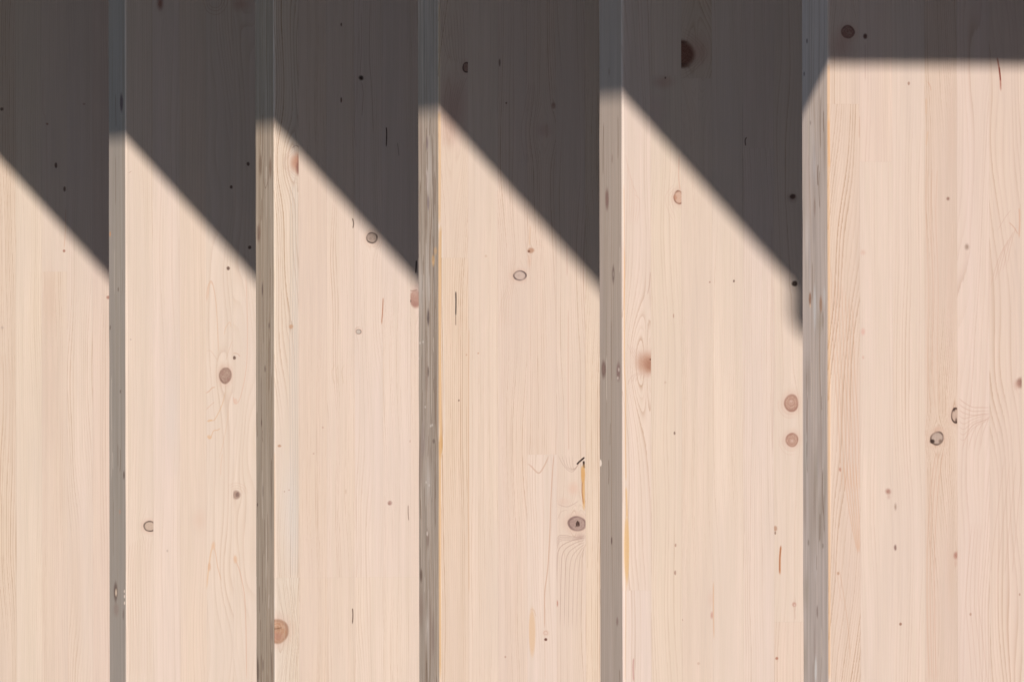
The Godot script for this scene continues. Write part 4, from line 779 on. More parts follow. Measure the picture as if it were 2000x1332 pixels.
	w.line([Vector2(88.6, 104.0), Vector2(88.8, 54.4), Vector2(86.4, 4.7)], 3.12, Color8(196, 182, 168), 0.57, -1)
	w.line([Vector2(42.2, 159.0), Vector2(40.7, 108.2), Vector2(41.5, 57.5)], 1.86, Color8(104, 84, 70), 0.63, -1)
	w.finish()

func paint_front_3(w):
	w.board(0, 9999.0, Color8(163, 149, 136), 6.0, 0.130, 0.0, 4.0)
	w.grain()
	w.line([Vector2(15.6, 401.6), Vector2(16.4, 108.4), Vector2(9.7, -154.6), Vector2(13.1, -441.6)], 3.36, Color8(140, 126, 112), 0.50, -1)
	w.line([Vector2(33.3, 401.1), Vector2(34.0, 108.3), Vector2(27.4, -154.4), Vector2(30.8, -441.2)], 3.36, Color8(140, 124, 112), 0.50, -1)
	w.line([Vector2(50.9, 400.7), Vector2(51.7, 108.2), Vector2(45.1, -154.3), Vector2(48.4, -440.7)], 3.36, Color8(192, 180, 172), 0.50, -1)
	w.line([Vector2(73.6, 400.1), Vector2(74.4, 108.0), Vector2(67.8, -154.1), Vector2(71.1, -440.1)], 3.36, Color8(136, 120, 108), 0.50, -1)
	w.line([Vector2(88.6, 399.7), Vector2(89.4, 107.9), Vector2(82.8, -153.9), Vector2(86.2, -439.6)], 3.36, Color8(150, 132, 116), 0.50, -1)
	w.spot(0, 45.6, 348.3, 6.1, 12.0, Color8(120, 104, 106), 0.70, 0.60, 0.3)
	w.spot(0, 50.1, 261.2, 6.0, 12.0, Color8(120, 104, 106), 0.70, 0.60, 0.3)
	w.spot(0, 45.3, 295.8, 7.6, 22.5, Color8(206, 194, 190), 0.50, 0.60, 0.3)
	w.spot(0, 74.8, 176.9, 8.5, 9.7, Color8(214, 170, 120), 0.80, 0.60, 0.3)
	w.spot(0, 84.9, 190.2, 10.0, 6.7, Color8(196, 160, 120), 0.70, 0.60, 0.3)
	w.spot(0, 49.1, 93.2, 7.1, 13.5, Color8(92, 78, 74), 0.85, 0.60, 0.3)
	w.spot(0, 54.4, 138.2, 6.5, 25.5, Color8(196, 186, 178), 0.50, 0.60, 0.3)
	w.spot(0, 48.6, 13.7, 4.5, 9.0, Color8(92, 78, 72), 0.70, 0.60, 0.3)
	w.spot(0, 8.4, 55.9, 5.1, 2.4, Color8(216, 208, 198), 0.55, 0.60, 0.3)
	w.spot(0, 23.6, 57.3, 5.1, 2.4, Color8(216, 208, 198), 0.55, 0.60, 0.3)
	w.spot(0, 0.7, 33.3, 5.1, 2.4, Color8(216, 208, 198), 0.55, 0.60, 0.3)
	w.spot(0, 33.2, -38.1, 5.0, 2.4, Color8(216, 208, 198), 0.55, 0.60, 0.3)
	w.spot(0, 68.3, -64.2, 5.0, 2.4, Color8(216, 208, 198), 0.55, 0.60, 0.3)
	w.spot(0, 60.7, -65.7, 5.0, 2.4, Color8(216, 208, 198), 0.55, 0.60, 0.3)
	w.spot(0, 52.7, -152.7, 5.0, 2.4, Color8(216, 208, 198), 0.55, 0.60, 0.3)
	w.spot(0, 37.6, -148.4, 5.0, 2.4, Color8(216, 208, 198), 0.55, 0.60, 0.3)
	w.spot(0, 75.7, -88.1, 7.5, 3.7, Color8(92, 76, 68), 0.50, 0.60, 0.3)
	w.spot(0, 11.5, -285.4, 7.6, 12.0, Color8(92, 74, 64), 0.85, 0.60, 0.3)
	w.spot(0, 44.7, -229.3, 8.6, 16.5, Color8(116, 94, 84), 0.50, 0.60, 0.3)
	w.spot(0, 42.2, -223.3, 3.8, 4.5, Color8(220, 208, 196), 0.80, 0.60, 0.3)
	w.spot(0, 9.9, -117.0, 10.1, 45.1, Color8(136, 116, 106), 0.50, 0.60, 0.3)
	w.spot(0, 71.5, -371.2, 7.5, 37.4, Color8(124, 104, 94), 0.50, 0.60, 0.3)
	w.spot(0, 46.4, -360.5, 5.0, 15.0, Color8(190, 176, 164), 0.60, 0.60, 0.3)
	w.spot(0, 11.2, -327.5, 10.1, 52.6, Color8(140, 122, 108), 0.50, 0.60, 0.3)
	w.spot(0, 22.8, -86.9, 12.6, 30.0, Color8(140, 122, 116), 0.50, 0.60, 0.3)
	w.spot(0, 84.2, 78.0, 10.0, 67.3, Color8(134, 118, 104), 0.45, 0.60, 0.3)
	w.line([Vector2(44.7, 172.6), Vector2(42.0, 132.5), Vector2(44.4, 92.3)], 2.08, Color8(196, 182, 168), 0.77, -1)
	w.line([Vector2(73.9, 212.8), Vector2(76.3, 192.9), Vector2(72.4, 173.1)], 2.57, Color8(104, 84, 70), 0.56, -1)
	w.line([Vector2(60.4, -93.0), Vector2(61.5, -131.6), Vector2(58.7, -170.2)], 2.46, Color8(104, 84, 70), 0.50, -1)
	w.line([Vector2(30.9, -29.8), Vector2(32.0, -57.5), Vector2(31.2, -85.2)], 1.73, Color8(104, 84, 70), 0.46, -1)
	w.line([Vector2(42.6, -360.5), Vector2(39.9, -404.9), Vector2(43.8, -449.1)], 2.31, Color8(104, 84, 70), 0.61, -1)
	w.line([Vector2(65.7, -117.2), Vector2(64.9, -145.5), Vector2(64.7, -173.8)], 2.93, Color8(196, 182, 168), 0.44, -1)
	w.line([Vector2(29.4, -286.7), Vector2(30.3, -298.7), Vector2(28.8, -310.7)], 2.10, Color8(196, 182, 168), 0.70, -1)
	w.line([Vector2(85.4, 300.5), Vector2(85.3, 272.3), Vector2(84.1, 244.2)], 1.91, Color8(104, 84, 70), 0.61, -1)
	w.line([Vector2(77.4, 364.0), Vector2(78.7, 345.6), Vector2(78.2, 327.2)], 1.72, Color8(196, 182, 168), 0.68, -1)
	w.line([Vector2(86.9, -429.2), Vector2(88.4, -466.1), Vector2(84.8, -503.1)], 2.63, Color8(104, 84, 70), 0.78, -1)
	w.line([Vector2(68.6, 307.7), Vector2(66.7, 286.9), Vector2(69.0, 266.0)], 2.29, Color8(196, 182, 168), 0.42, -1)
	w.line([Vector2(61.3, 385.6), Vector2(59.1, 372.1), Vector2(58.5, 358.5)], 2.53, Color8(104, 84, 70), 0.68, -1)
	w.line([Vector2(82.7, 307.7), Vector2(83.1, 281.3), Vector2(82.4, 255.0)], 3.06, Color8(104, 84, 70), 0.52, -1)
	w.line([Vector2(9.3, -173.3), Vector2(9.3, -188.7), Vector2(11.7, -204.0)], 2.50, Color8(104, 84, 70), 0.63, -1)
	w.line([Vector2(27.9, -48.5), Vector2(27.9, -67.9), Vector2(25.5, -87.3)], 2.02, Color8(196, 182, 168), 0.52, -1)
	w.line([Vector2(70.4, 269.5), Vector2(68.1, 232.1), Vector2(71.0, 194.7)], 1.81, Color8(104, 84, 70), 0.41, -1)
	w.line([Vector2(57.9, 219.1), Vector2(56.7, 175.2), Vector2(59.2, 131.3)], 1.72, Color8(104, 84, 70), 0.68, -1)
	w.line([Vector2(12.0, 295.0), Vector2(10.3, 248.0), Vector2(9.1, 201.1)], 3.11, Color8(104, 84, 70), 0.65, -1)
	w.line([Vector2(77.8, 303.1), Vector2(76.2, 269.2), Vector2(76.4, 235.3)], 2.58, Color8(104, 84, 70), 0.51, -1)
	w.line([Vector2(40.6, 306.7), Vector2(41.9, 264.6), Vector2(39.7, 222.5)], 2.93, Color8(104, 84, 70), 0.58, -1)
	w.line([Vector2(56.1, -66.9), Vector2(53.8, -105.4), Vector2(52.8, -143.9)], 1.98, Color8(104, 84, 70), 0.37, -1)
	w.line([Vector2(81.9, 11.9), Vector2(81.5, -27.3), Vector2(83.8, -66.5)], 2.59, Color8(104, 84, 70), 0.54, -1)
	w.line([Vector2(47.6, 337.9), Vector2(46.9, 322.5), Vector2(46.7, 307.0)], 2.97, Color8(104, 84, 70), 0.42, -1)
	w.line([Vector2(28.5, 186.2), Vector2(27.1, 170.5), Vector2(28.2, 154.7)], 1.73, Color8(104, 84, 70), 0.77, -1)
	w.line([Vector2(35.1, -378.9), Vector2(34.7, -415.4), Vector2(37.3, -451.8)], 1.85, Color8(104, 84, 70), 0.65, -1)
	w.line([Vector2(29.7, -153.6), Vector2(28.0, -191.7), Vector2(26.4, -229.9)], 2.02, Color8(104, 84, 70), 0.39, -1)
	w.line([Vector2(37.6, -409.4), Vector2(37.3, -433.1), Vector2(36.0, -456.9)], 2.76, Color8(104, 84, 70), 0.67, -1)
	w.line([Vector2(20.9, 217.9), Vector2(21.5, 182.0), Vector2(20.1, 146.1)], 3.11, Color8(196, 182, 168), 0.35, -1)
	w.line([Vector2(9.4, -243.6), Vector2(9.5, -269.2), Vector2(12.0, -294.7)], 2.44, Color8(104, 84, 70), 0.51, -1)
	w.line([Vector2(15.8, 363.1), Vector2(17.8, 318.2), Vector2(12.6, 273.4)], 2.04, Color8(104, 84, 70), 0.37, -1)
	w.line([Vector2(42.0, 372.0), Vector2(40.9, 352.5), Vector2(39.0, 333.1)], 1.74, Color8(104, 84, 70), 0.79, -1)
	w.line([Vector2(20.9, -11.7), Vector2(18.7, -36.9), Vector2(19.5, -62.2)], 1.84, Color8(104, 84, 70), 0.59, -1)
	w.line([Vector2(84.0, -88.1), Vector2(81.4, -131.1), Vector2(83.8, -174.1)], 2.40, Color8(104, 84, 70), 0.61, -1)
	w.line([Vector2(37.3, -111.3), Vector2(36.1, -149.3), Vector2(36.5, -187.2)], 2.89, Color8(196, 182, 168), 0.45, -1)
	w.line([Vector2(16.5, 157.0), Vector2(18.0, 144.2), Vector2(15.2, 131.3)], 1.87, Color8(196, 182, 168), 0.39, -1)
	w.line([Vector2(28.7, 351.6), Vector2(27.3, 325.3), Vector2(25.8, 299.0)], 2.71, Color8(104, 84, 70), 0.37, -1)
	w.line([Vector2(23.8, 179.0), Vector2(23.3, 154.8), Vector2(22.4, 130.7)], 2.79, Color8(104, 84, 70), 0.60, -1)
	w.line([Vector2(81.6, -135.7), Vector2(81.1, -174.9), Vector2(83.1, -214.1)], 2.64, Color8(104, 84, 70), 0.78, -1)
	w.line([Vector2(67.0, -176.1), Vector2(66.3, -196.0), Vector2(64.5, -215.9)], 1.78, Color8(196, 182, 168), 0.43, -1)
	w.line([Vector2(27.2, -154.8), Vector2(28.5, -175.5), Vector2(27.4, -196.1)], 1.72, Color8(104, 84, 70), 0.37, -1)
	w.line([Vector2(17.5, 118.1), Vector2(17.8, 74.8), Vector2(15.3, 31.5)], 2.31, Color8(196, 182, 168), 0.51, -1)
	w.line([Vector2(36.4, 412.9), Vector2(37.4, 380.5), Vector2(33.6, 348.1)], 2.46, Color8(196, 182, 168), 0.43, -1)
	w.line([Vector2(66.7, 41.6), Vector2(64.5, -4.6), Vector2(65.1, -50.9)], 3.03, Color8(196, 182, 168), 0.56, -1)
	w.line([Vector2(43.2, 45.8), Vector2(43.1, 6.2), Vector2(45.5, -33.4)], 2.56, Color8(196, 182, 168), 0.40, -1)
	w.line([Vector2(75.8, 64.5), Vector2(73.4, 53.0), Vector2(76.1, 41.6)], 2.39, Color8(196, 182, 168), 0.75, -1)
	w.line([Vector2(40.8, 239.0), Vector2(41.0, 218.7), Vector2(39.7, 198.4)], 2.78, Color8(104, 84, 70), 0.46, -1)
	w.line([Vector2(37.1, 211.1), Vector2(38.6, 163.0), Vector2(37.2, 114.9)], 2.27, Color8(196, 182, 168), 0.41, -1)
	w.line([Vector2(76.9, 4.2), Vector2(74.9, -6.7), Vector2(78.1, -17.5)], 3.00, Color8(104, 84, 70), 0.44, -1)
	w.line([Vector2(74.8, 145.9), Vector2(75.2, 109.7), Vector2(76.2, 73.5)], 2.23, Color8(196, 182, 168), 0.35, -1)
	w.line([Vector2(49.1, -78.4), Vector2(48.1, -95.0), Vector2(46.0, -111.7)], 2.14, Color8(104, 84, 70), 0.52, -1)
	w.line([Vector2(45.4, -178.1), Vector2(46.9, -203.2), Vector2(47.7, -228.3)], 2.70, Color8(196, 182, 168), 0.65, -1)
	w.line([Vector2(50.1, -259.6), Vector2(50.9, -283.2), Vector2(50.0, -306.9)], 2.10, Color8(104, 84, 70), 0.38, -1)
	w.line([Vector2(13.8, 119.2), Vector2(14.7, 86.9), Vector2(12.2, 54.6)], 3.05, Color8(196, 182, 168), 0.47, -1)
	w.line([Vector2(69.2, 361.1), Vector2(71.3, 322.1), Vector2(71.1, 283.1)], 2.69, Color8(104, 84, 70), 0.73, -1)
	w.spot(0, 15.8, 354.3, 8.5, 49.3, Color8(138, 116, 104), 0.55, 1.00, 0.3)
	w.spot(0, 41.1, 8.2, 8.3, 36.2, Color8(138, 116, 104), 0.55, 1.00, 0.3)
	w.spot(0, 51.0, -146.9, 14.4, 32.1, Color8(190, 180, 172), 0.55, 1.00, 0.3)
	w.spot(0, 84.5, 4.6, 8.6, 50.3, Color8(132, 116, 104), 0.55, 1.00, 0.3)
	w.spot(0, 59.6, 307.8, 14.1, 46.1, Color8(190, 180, 172), 0.55, 1.00, 0.3)
	w.spot(0, 44.5, 163.2, 13.1, 58.9, Color8(190, 180, 172), 0.55, 1.00, 0.3)
	w.spot(0, 9.3, -336.0, 17.5, 24.3, Color8(138, 116, 104), 0.55, 1.00, 0.3)
	w.spot(0, 57.2, -365.1, 10.8, 52.2, Color8(138, 116, 104), 0.55, 1.00, 0.3)
	w.spot(0, 14.7, 135.7, 16.2, 45.3, Color8(190, 180, 172), 0.55, 1.00, 0.3)
	w.spot(0, 41.8, -364.5, 13.3, 39.4, Color8(190, 180, 172), 0.55, 1.00, 0.3)
	w.finish()

func paint_front_4(w):
	w.board(0, 9999.0, Color8(163, 148, 136), 9.0, 0.050, 0.0, 2.0)
	w.grain()
	w.spot(0, 35.5, 251.1, 9.0, 17.0, Color8(116, 90, 82), 0.85, 0.60, 0.3)
	w.spot(0, 35.5, 251.1, 4.5, 11.4, Color8(136, 108, 98), 0.50, 0.60, 0.3)
	w.spot(0, 58.4, 307.5, 3.6, 7.1, Color8(126, 106, 96), 0.50, 0.60, 0.3)
	w.spot(0, 61.9, 147.9, 6.3, 14.2, Color8(106, 90, 82), 0.80, 0.60, 0.3)
	w.spot(0, 61.9, 147.9, 2.9, 5.0, Color8(180, 164, 152), 0.60, 0.60, 0.3)
	w.spot(0, 18.3, 16.1, 11.3, 13.5, Color8(108, 84, 76), 0.85, 0.60, 0.3)
	w.spot(0, 18.3, 16.8, 6.3, 7.1, Color8(136, 110, 100), 0.70, 0.60, 0.3)
	w.spot(0, 83.6, 12.5, 10.3, 14.2, Color8(122, 96, 90), 0.80, 0.60, 0.3)
	w.spot(0, 85.9, 15.3, 4.9, 3.5, Color8(200, 184, 172), 0.80, 0.60, 0.3)
	w.spot(0, 81.3, 4.0, 4.5, 2.8, Color8(206, 192, 180), 0.80, 0.60, 0.3)
	w.spot(0, 53.0, -221.5, 3.4, 5.7, Color8(92, 72, 66), 0.90, 0.60, 0.3)
	w.spot(0, 77.1, -333.0, 5.8, 7.1, Color8(126, 104, 96), 0.70, 0.60, 0.3)
	w.spot(0, 3.9, -114.1, 6.8, 5.0, Color8(238, 220, 204), 0.95, 0.30, 0.3)
	w.spot(0, 101.5, -382.7, 3.6, 2.8, Color8(230, 214, 200), 0.80, 0.60, 0.3)
	w.spot(0, 45.5, 428.4, 4.1, 5.7, Color8(130, 112, 100), 0.50, 0.60, 0.3)
	w.line([Vector2(32.7, 36.0), Vector2(31.9, 2.7), Vector2(32.4, -30.6)], 2.73, Color8(196, 182, 168), 0.77, -1)
	w.line([Vector2(85.9, -398.2), Vector2(87.8, -418.2), Vector2(83.4, -438.3)], 2.34, Color8(104, 84, 70), 0.68, -1)
	w.line([Vector2(52.8, 85.5), Vector2(52.8, 42.2), Vector2(54.1, -1.1)], 1.88, Color8(104, 84, 70), 0.51, -1)
	w.line([Vector2(49.0, -57.8), Vector2(46.9, -74.4), Vector2(46.6, -91.0)], 2.18, Color8(104, 84, 70), 0.41, -1)
	w.line([Vector2(90.9, 186.4), Vector2(91.8, 167.3), Vector2(89.4, 148.2)], 2.90, Color8(196, 182, 168), 0.63, -1)
	w.line([Vector2(39.6, -108.7), Vector2(41.2, -126.8), Vector2(39.1, -144.8)], 3.00, Color8(104, 84, 70), 0.43, -1)
	w.line([Vector2(20.8, 358.6), Vector2(18.3, 322.1), Vector2(17.8, 285.6)], 2.89, Color8(104, 84, 70), 0.57, -1)
	w.line([Vector2(83.7, 366.9), Vector2(84.5, 336.1), Vector2(84.0, 305.4)], 2.58, Color8(104, 84, 70), 0.45, -1)
	w.finish()

func paint_front_5(w):
	w.board(0, 9999.0, Color8(172, 158, 149), 10.0, 0.050, 0.0, 3.0)
	w.grain()
	w.spot(0, 20.9, 444.4, 4.0, 4.0, Color8(96, 84, 80), 0.80, 0.60, 0.3)
	w.spot(0, 9.6, 401.8, 3.6, 3.4, Color8(92, 80, 76), 0.80, 0.60, 0.3)
	w.spot(0, 34.4, 336.8, 3.2, 3.3, Color8(110, 92, 84), 0.80, 0.60, 0.3)
	w.spot(0, 31.1, 107.1, 5.6, 10.0, Color8(134, 98, 78), 0.90, 0.60, 0.3)
	w.spot(0, 32.0, 97.8, 3.2, 3.3, Color8(206, 170, 140), 0.80, 0.60, 0.3)
	w.spot(0, 73.1, 98.8, 6.8, 12.0, Color8(150, 116, 94), 0.85, 0.60, 0.3)
	w.spot(0, 49.1, 95.6, 7.2, 33.4, Color8(190, 188, 186), 0.60, 0.60, 0.3)
	w.spot(0, 87.2, 108.7, 6.0, 16.0, Color8(188, 184, 180), 0.50, 0.60, 0.3)
	w.spot(0, 81.0, 78.7, 5.2, 13.3, Color8(140, 124, 112), 0.60, 0.60, 0.3)
	w.spot(0, 49.8, 226.1, 4.8, 13.4, Color8(136, 116, 106), 0.70, 0.60, 0.3)
	w.spot(0, 45.7, 202.7, 6.0, 26.8, Color8(150, 136, 130), 0.50, 0.60, 0.3)
	w.spot(0, 9.7, -105.3, 6.0, 47.0, Color8(140, 130, 118), 0.50, 0.60, 0.3)
	w.spot(0, 15.8, -91.9, 7.3, 26.8, Color8(176, 170, 162), 0.50, 0.60, 0.3)
	w.spot(0, 68.1, -84.9, 12.0, 40.1, Color8(150, 132, 122), 0.40, 0.60, 0.3)
	w.spot(0, 23.2, -212.5, 3.6, 4.7, Color8(120, 106, 96), 0.60, 0.60, 0.3)
	w.spot(0, 79.3, -215.7, 4.0, 4.0, Color8(120, 108, 98), 0.60, 0.60, 0.3)
	w.spot(0, 56.8, -302.2, 3.6, 9.4, Color8(122, 104, 96), 0.70, 0.60, 0.3)
	w.spot(0, 50.4, -379.3, 4.8, 20.1, Color8(206, 204, 200), 0.75, 0.60, 0.3)
	w.spot(0, 46.6, -345.9, 2.8, 33.5, Color8(136, 118, 108), 0.50, 0.60, 0.3)
	w.spot(0, 71.5, -185.0, 20.0, 40.1, Color8(140, 126, 112), 0.35, 0.60, 0.3)
	w.spot(0, 35.6, -158.7, 12.0, 80.3, Color8(156, 140, 128), 0.40, 0.60, 0.3)
	w.spot(0, 51.1, -245.5, 8.0, 20.1, Color8(186, 174, 168), 0.40, 0.60, 0.3)
	w.spot(0, 21.9, 263.4, 10.1, 60.3, Color8(182, 164, 156), 0.40, 0.60, 0.3)
	w.line([Vector2(80.5, -352.3), Vector2(78.7, -382.6), Vector2(78.2, -412.9)], 1.77, Color8(196, 182, 168), 0.44, -1)
	w.line([Vector2(38.6, 26.8), Vector2(36.8, -5.5), Vector2(37.8, -37.8)], 2.48, Color8(196, 182, 168), 0.52, -1)
	w.line([Vector2(17.3, -78.9), Vector2(17.2, -100.5), Vector2(19.3, -122.0)], 3.07, Color8(104, 84, 70), 0.38, -1)
	w.line([Vector2(68.4, -173.2), Vector2(68.2, -191.9), Vector2(67.4, -210.7)], 2.76, Color8(104, 84, 70), 0.76, -1)
	w.line([Vector2(40.0, 155.1), Vector2(41.0, 129.2), Vector2(40.0, 103.3)], 2.12, Color8(104, 84, 70), 0.50, -1)
	w.line([Vector2(76.3, -19.4), Vector2(75.2, -29.5), Vector2(77.0, -39.6)], 1.79, Color8(104, 84, 70), 0.47, -1)
	w.line([Vector2(16.1, 12.4), Vector2(15.4, -30.6), Vector2(17.7, -73.6)], 1.81, Color8(104, 84, 70), 0.51, -1)
	w.line([Vector2(75.6, 372.0), Vector2(73.4, 336.8), Vector2(74.0, 301.6)], 2.35, Color8(104, 84, 70), 0.52, -1)
	w.line([Vector2(51.8, 336.0), Vector2(51.5, 320.0), Vector2(51.5, 303.9)], 1.81, Color8(196, 182, 168), 0.48, -1)
	w.line([Vector2(84.1, -147.0), Vector2(83.5, -173.2), Vector2(85.1, -199.3)], 2.32, Color8(104, 84, 70), 0.62, -1)
	w.line([Vector2(80.1, -115.2), Vector2(78.0, -145.8), Vector2(81.0, -176.4)], 2.29, Color8(104, 84, 70), 0.74, -1)
	w.line([Vector2(72.8, -320.9), Vector2(73.7, -342.5), Vector2(74.4, -364.1)], 1.90, Color8(196, 182, 168), 0.70, -1)
	w.line([Vector2(40.2, -364.9), Vector2(39.6, -408.2), Vector2(38.6, -451.6)], 2.37, Color8(104, 84, 70), 0.48, -1)
	w.line([Vector2(63.5, 282.2), Vector2(61.7, 268.0), Vector2(62.8, 253.7)], 3.00, Color8(104, 84, 70), 0.75, -1)
	w.line([Vector2(26.2, 363.1), Vector2(26.4, 325.6), Vector2(24.1, 288.1)], 2.03, Color8(196, 182, 168), 0.76, -1)
	w.line([Vector2(85.6, 351.9), Vector2(84.6, 337.2), Vector2(86.6, 322.3)], 2.23, Color8(104, 84, 70), 0.70, -1)
	w.line([Vector2(20.5, -18.7), Vector2(18.6, -61.4), Vector2(18.1, -104.1)], 2.63, Color8(104, 84, 70), 0.52, -1)
	w.line([Vector2(38.1, 12.3), Vector2(36.9, -16.5), Vector2(38.1, -45.3)], 2.07, Color8(196, 182, 168), 0.60, -1)
	w.line([Vector2(68.7, 274.3), Vector2(66.6, 249.1), Vector2(69.7, 223.8)], 2.30, Color8(104, 84, 70), 0.58, -1)
	w.line([Vector2(56.1, -228.0), Vector2(54.2, -238.3), Vector2(55.4, -248.6)], 2.19, Color8(104, 84, 70), 0.36, -1)
	w.spot(0, 89.9, 308.8, 6.5, 41.8, Color8(136, 120, 108), 0.50, 1.00, 0.3)
	w.spot(0, 9.0, -164.0, 8.5, 36.1, Color8(136, 120, 108), 0.50, 1.00, 0.3)
	w.spot(0, 88.0, -135.0, 8.2, 31.5, Color8(146, 132, 116), 0.50, 1.00, 0.3)
	w.spot(0, 29.6, 163.1, 6.0, 44.7, Color8(160, 150, 148), 0.50, 1.00, 0.3)
	w.spot(0, 48.2, 275.0, 7.8, 26.4, Color8(196, 186, 180), 0.50, 1.00, 0.3)
	w.spot(0, 47.5, 279.1, 14.0, 40.3, Color8(160, 150, 148), 0.50, 1.00, 0.3)
	w.spot(0, 59.4, -112.5, 7.4, 21.8, Color8(160, 150, 148), 0.50, 1.00, 0.3)
	w.spot(0, 21.0, 3.6, 13.6, 29.4, Color8(136, 120, 108), 0.50, 1.00, 0.3)
	w.spot(0, 19.9, 187.4, 10.0, 36.5, Color8(196, 186, 180), 0.50, 1.00, 0.3)
	w.spot(0, 53.6, -121.7, 9.4, 45.6, Color8(146, 132, 116), 0.50, 1.00, 0.3)
	w.spot(0, 33.5, 312.6, 8.1, 29.9, Color8(146, 132, 116), 0.50, 1.00, 0.3)
	w.spot(0, 47.5, -158.5, 6.7, 46.7, Color8(136, 120, 108), 0.50, 1.00, 0.3)
	w.spot(0, 37.2, 316.4, 11.1, 47.8, Color8(196, 186, 180), 0.50, 1.00, 0.3)
	w.spot(0, 8.5, -365.2, 9.1, 40.2, Color8(146, 132, 116), 0.50, 1.00, 0.3)
	w.spot(0, 13.4, -275.4, 13.2, 28.3, Color8(146, 132, 116), 0.50, 1.00, 0.3)
	w.spot(0, 68.7, 75.2, 12.9, 19.0, Color8(146, 132, 116), 0.50, 1.00, 0.3)
	w.finish()


# ---------------------------------------------------------------- helpers
var side_mat := []
var front_mat := []

func paint_all() -> void:
	var jobs := []
	var sides := [paint_side_0, paint_side_1, paint_side_2, paint_side_3, paint_side_4, paint_side_5]
	var fronts := [paint_front_1, paint_front_2, paint_front_3, paint_front_4, paint_front_5]
	for k in 6:
		var w := Wood.new(); w.first = FIRST_LAYER[k]; w.seed_no = k + 1; w.width_mm = FIRST_LAYER[k] + 270.0
		w.kr = SIDE_TONE
		jobs.append([w, sides[k]])
	for k in range(1, 6):
		var w := Wood.new(); w.w = 128; w.h = 960; w.layers = 1; w.width_mm = 102.0; w.seed_no = 20 + k
		w.kr = FRONT_TONE; w.fibre = [2.6, 4.6, 6.0, 2.2, 3.4][k - 1]
		jobs.append([w, fronts[k - 1]])
	var run := func(i): jobs[i][1].call(jobs[i][0])
	var id := WorkerThreadPool.add_group_task(run, jobs.size(), -1, true)
	WorkerThreadPool.wait_for_group_task_completion(id)
	for i in jobs.size():
		var w: Wood = jobs[i][0]
		var img := Image.create_from_data(w.w, w.h, false, Image.FORMAT_RGB8, w.bytes)
		var m := StandardMaterial3D.new()
		m.albedo_texture = ImageTexture.create_from_image(img)
		m.roughness = 0.72 if i < 6 else 0.85
		m.metallic_specular = 0.3
		if i < 6: side_mat.append(m)
		else: front_mat.append(m)

func plain(col: Color, rough := 0.8) -> StandardMaterial3D:
	var m := StandardMaterial3D.new()
	m.albedo_color = col.linear_to_srgb(); m.roughness = rough
	return m

func thing(called: String, label: String, category: String, at := Vector3.ZERO, group := "") -> Node3D:
	var o := Node3D.new(); o.name = called; add_child(o, true)
	o.position = at
	o.set_meta("label", label); o.set_meta("category", category)
	if group != "": o.set_meta("group", group)
	return o

func piece(called: String, mesh: Mesh, mats: Array, parent: Node3D) -> MeshInstance3D:
	var o := MeshInstance3D.new()
	o.mesh = mesh; o.name = called
	for i in mats.size(): mesh.surface_set_material(i, mats[i])
	parent.add_child(o, true)
	return o

# a prism: outline in the plane given by u and v, pushed along w from lo to hi
func prism(pts: PackedVector2Array, u: Vector3, v: Vector3, dir: Vector3, lo: float, hi: float) -> ArrayMesh:
	var st := SurfaceTool.new(); st.begin(Mesh.PRIMITIVE_TRIANGLES); st.set_smooth_group(-1)
	var tri := Geometry2D.triangulate_polygon(pts)
	var at := func(p: Vector2, s: float) -> Vector3: return u * p.x + v * p.y + dir * s
	var mid := Vector3.ZERO
	for p in pts: mid += at.call(p, (lo + hi) * 0.5) / pts.size()
	var face := func(a: Vector3, b: Vector3, c: Vector3, out: Vector3):
		var n := (c - a).cross(b - a)
		var q := [a, b, c] if n.dot(out) > 0.0 else [a, c, b]
		for p in q:
			st.set_uv(Vector2(p.x + p.z, p.y)); st.add_vertex(p)
	for i in range(0, tri.size(), 3):
		face.call(at.call(pts[tri[i]], lo), at.call(pts[tri[i + 1]], lo), at.call(pts[tri[i + 2]], lo), -dir)
		face.call(at.call(pts[tri[i]], hi), at.call(pts[tri[i + 1]], hi), at.call(pts[tri[i + 2]], hi), dir)
	var clock := Geometry2D.is_polygon_clockwise(pts)
	for i in pts.size():
		var a := pts[i]; var b := pts[(i + 1) % pts.size()]
		var e := b - a
		var o2 := Vector2(e.y, -e.x) * (-1.0 if clock else 1.0)
		var out := u * o2.x + v * o2.y
		face.call(at.call(a, lo), at.call(b, lo), at.call(b, hi), out)
		face.call(at.call(a, lo), at.call(b, hi), at.call(a, hi), out)
	st.generate_normals()
	return st.commit()

func box(x0: float, x1: float, y0: float, y1: float, z0: float, z1: float) -> ArrayMesh:
	return prism(PackedVector2Array([Vector2(x0, y0), Vector2(x1, y0), Vector2(x1, y1), Vector2(x0, y1)]), Vector3.RIGHT, Vector3.UP, Vector3.BACK, z0, z1)

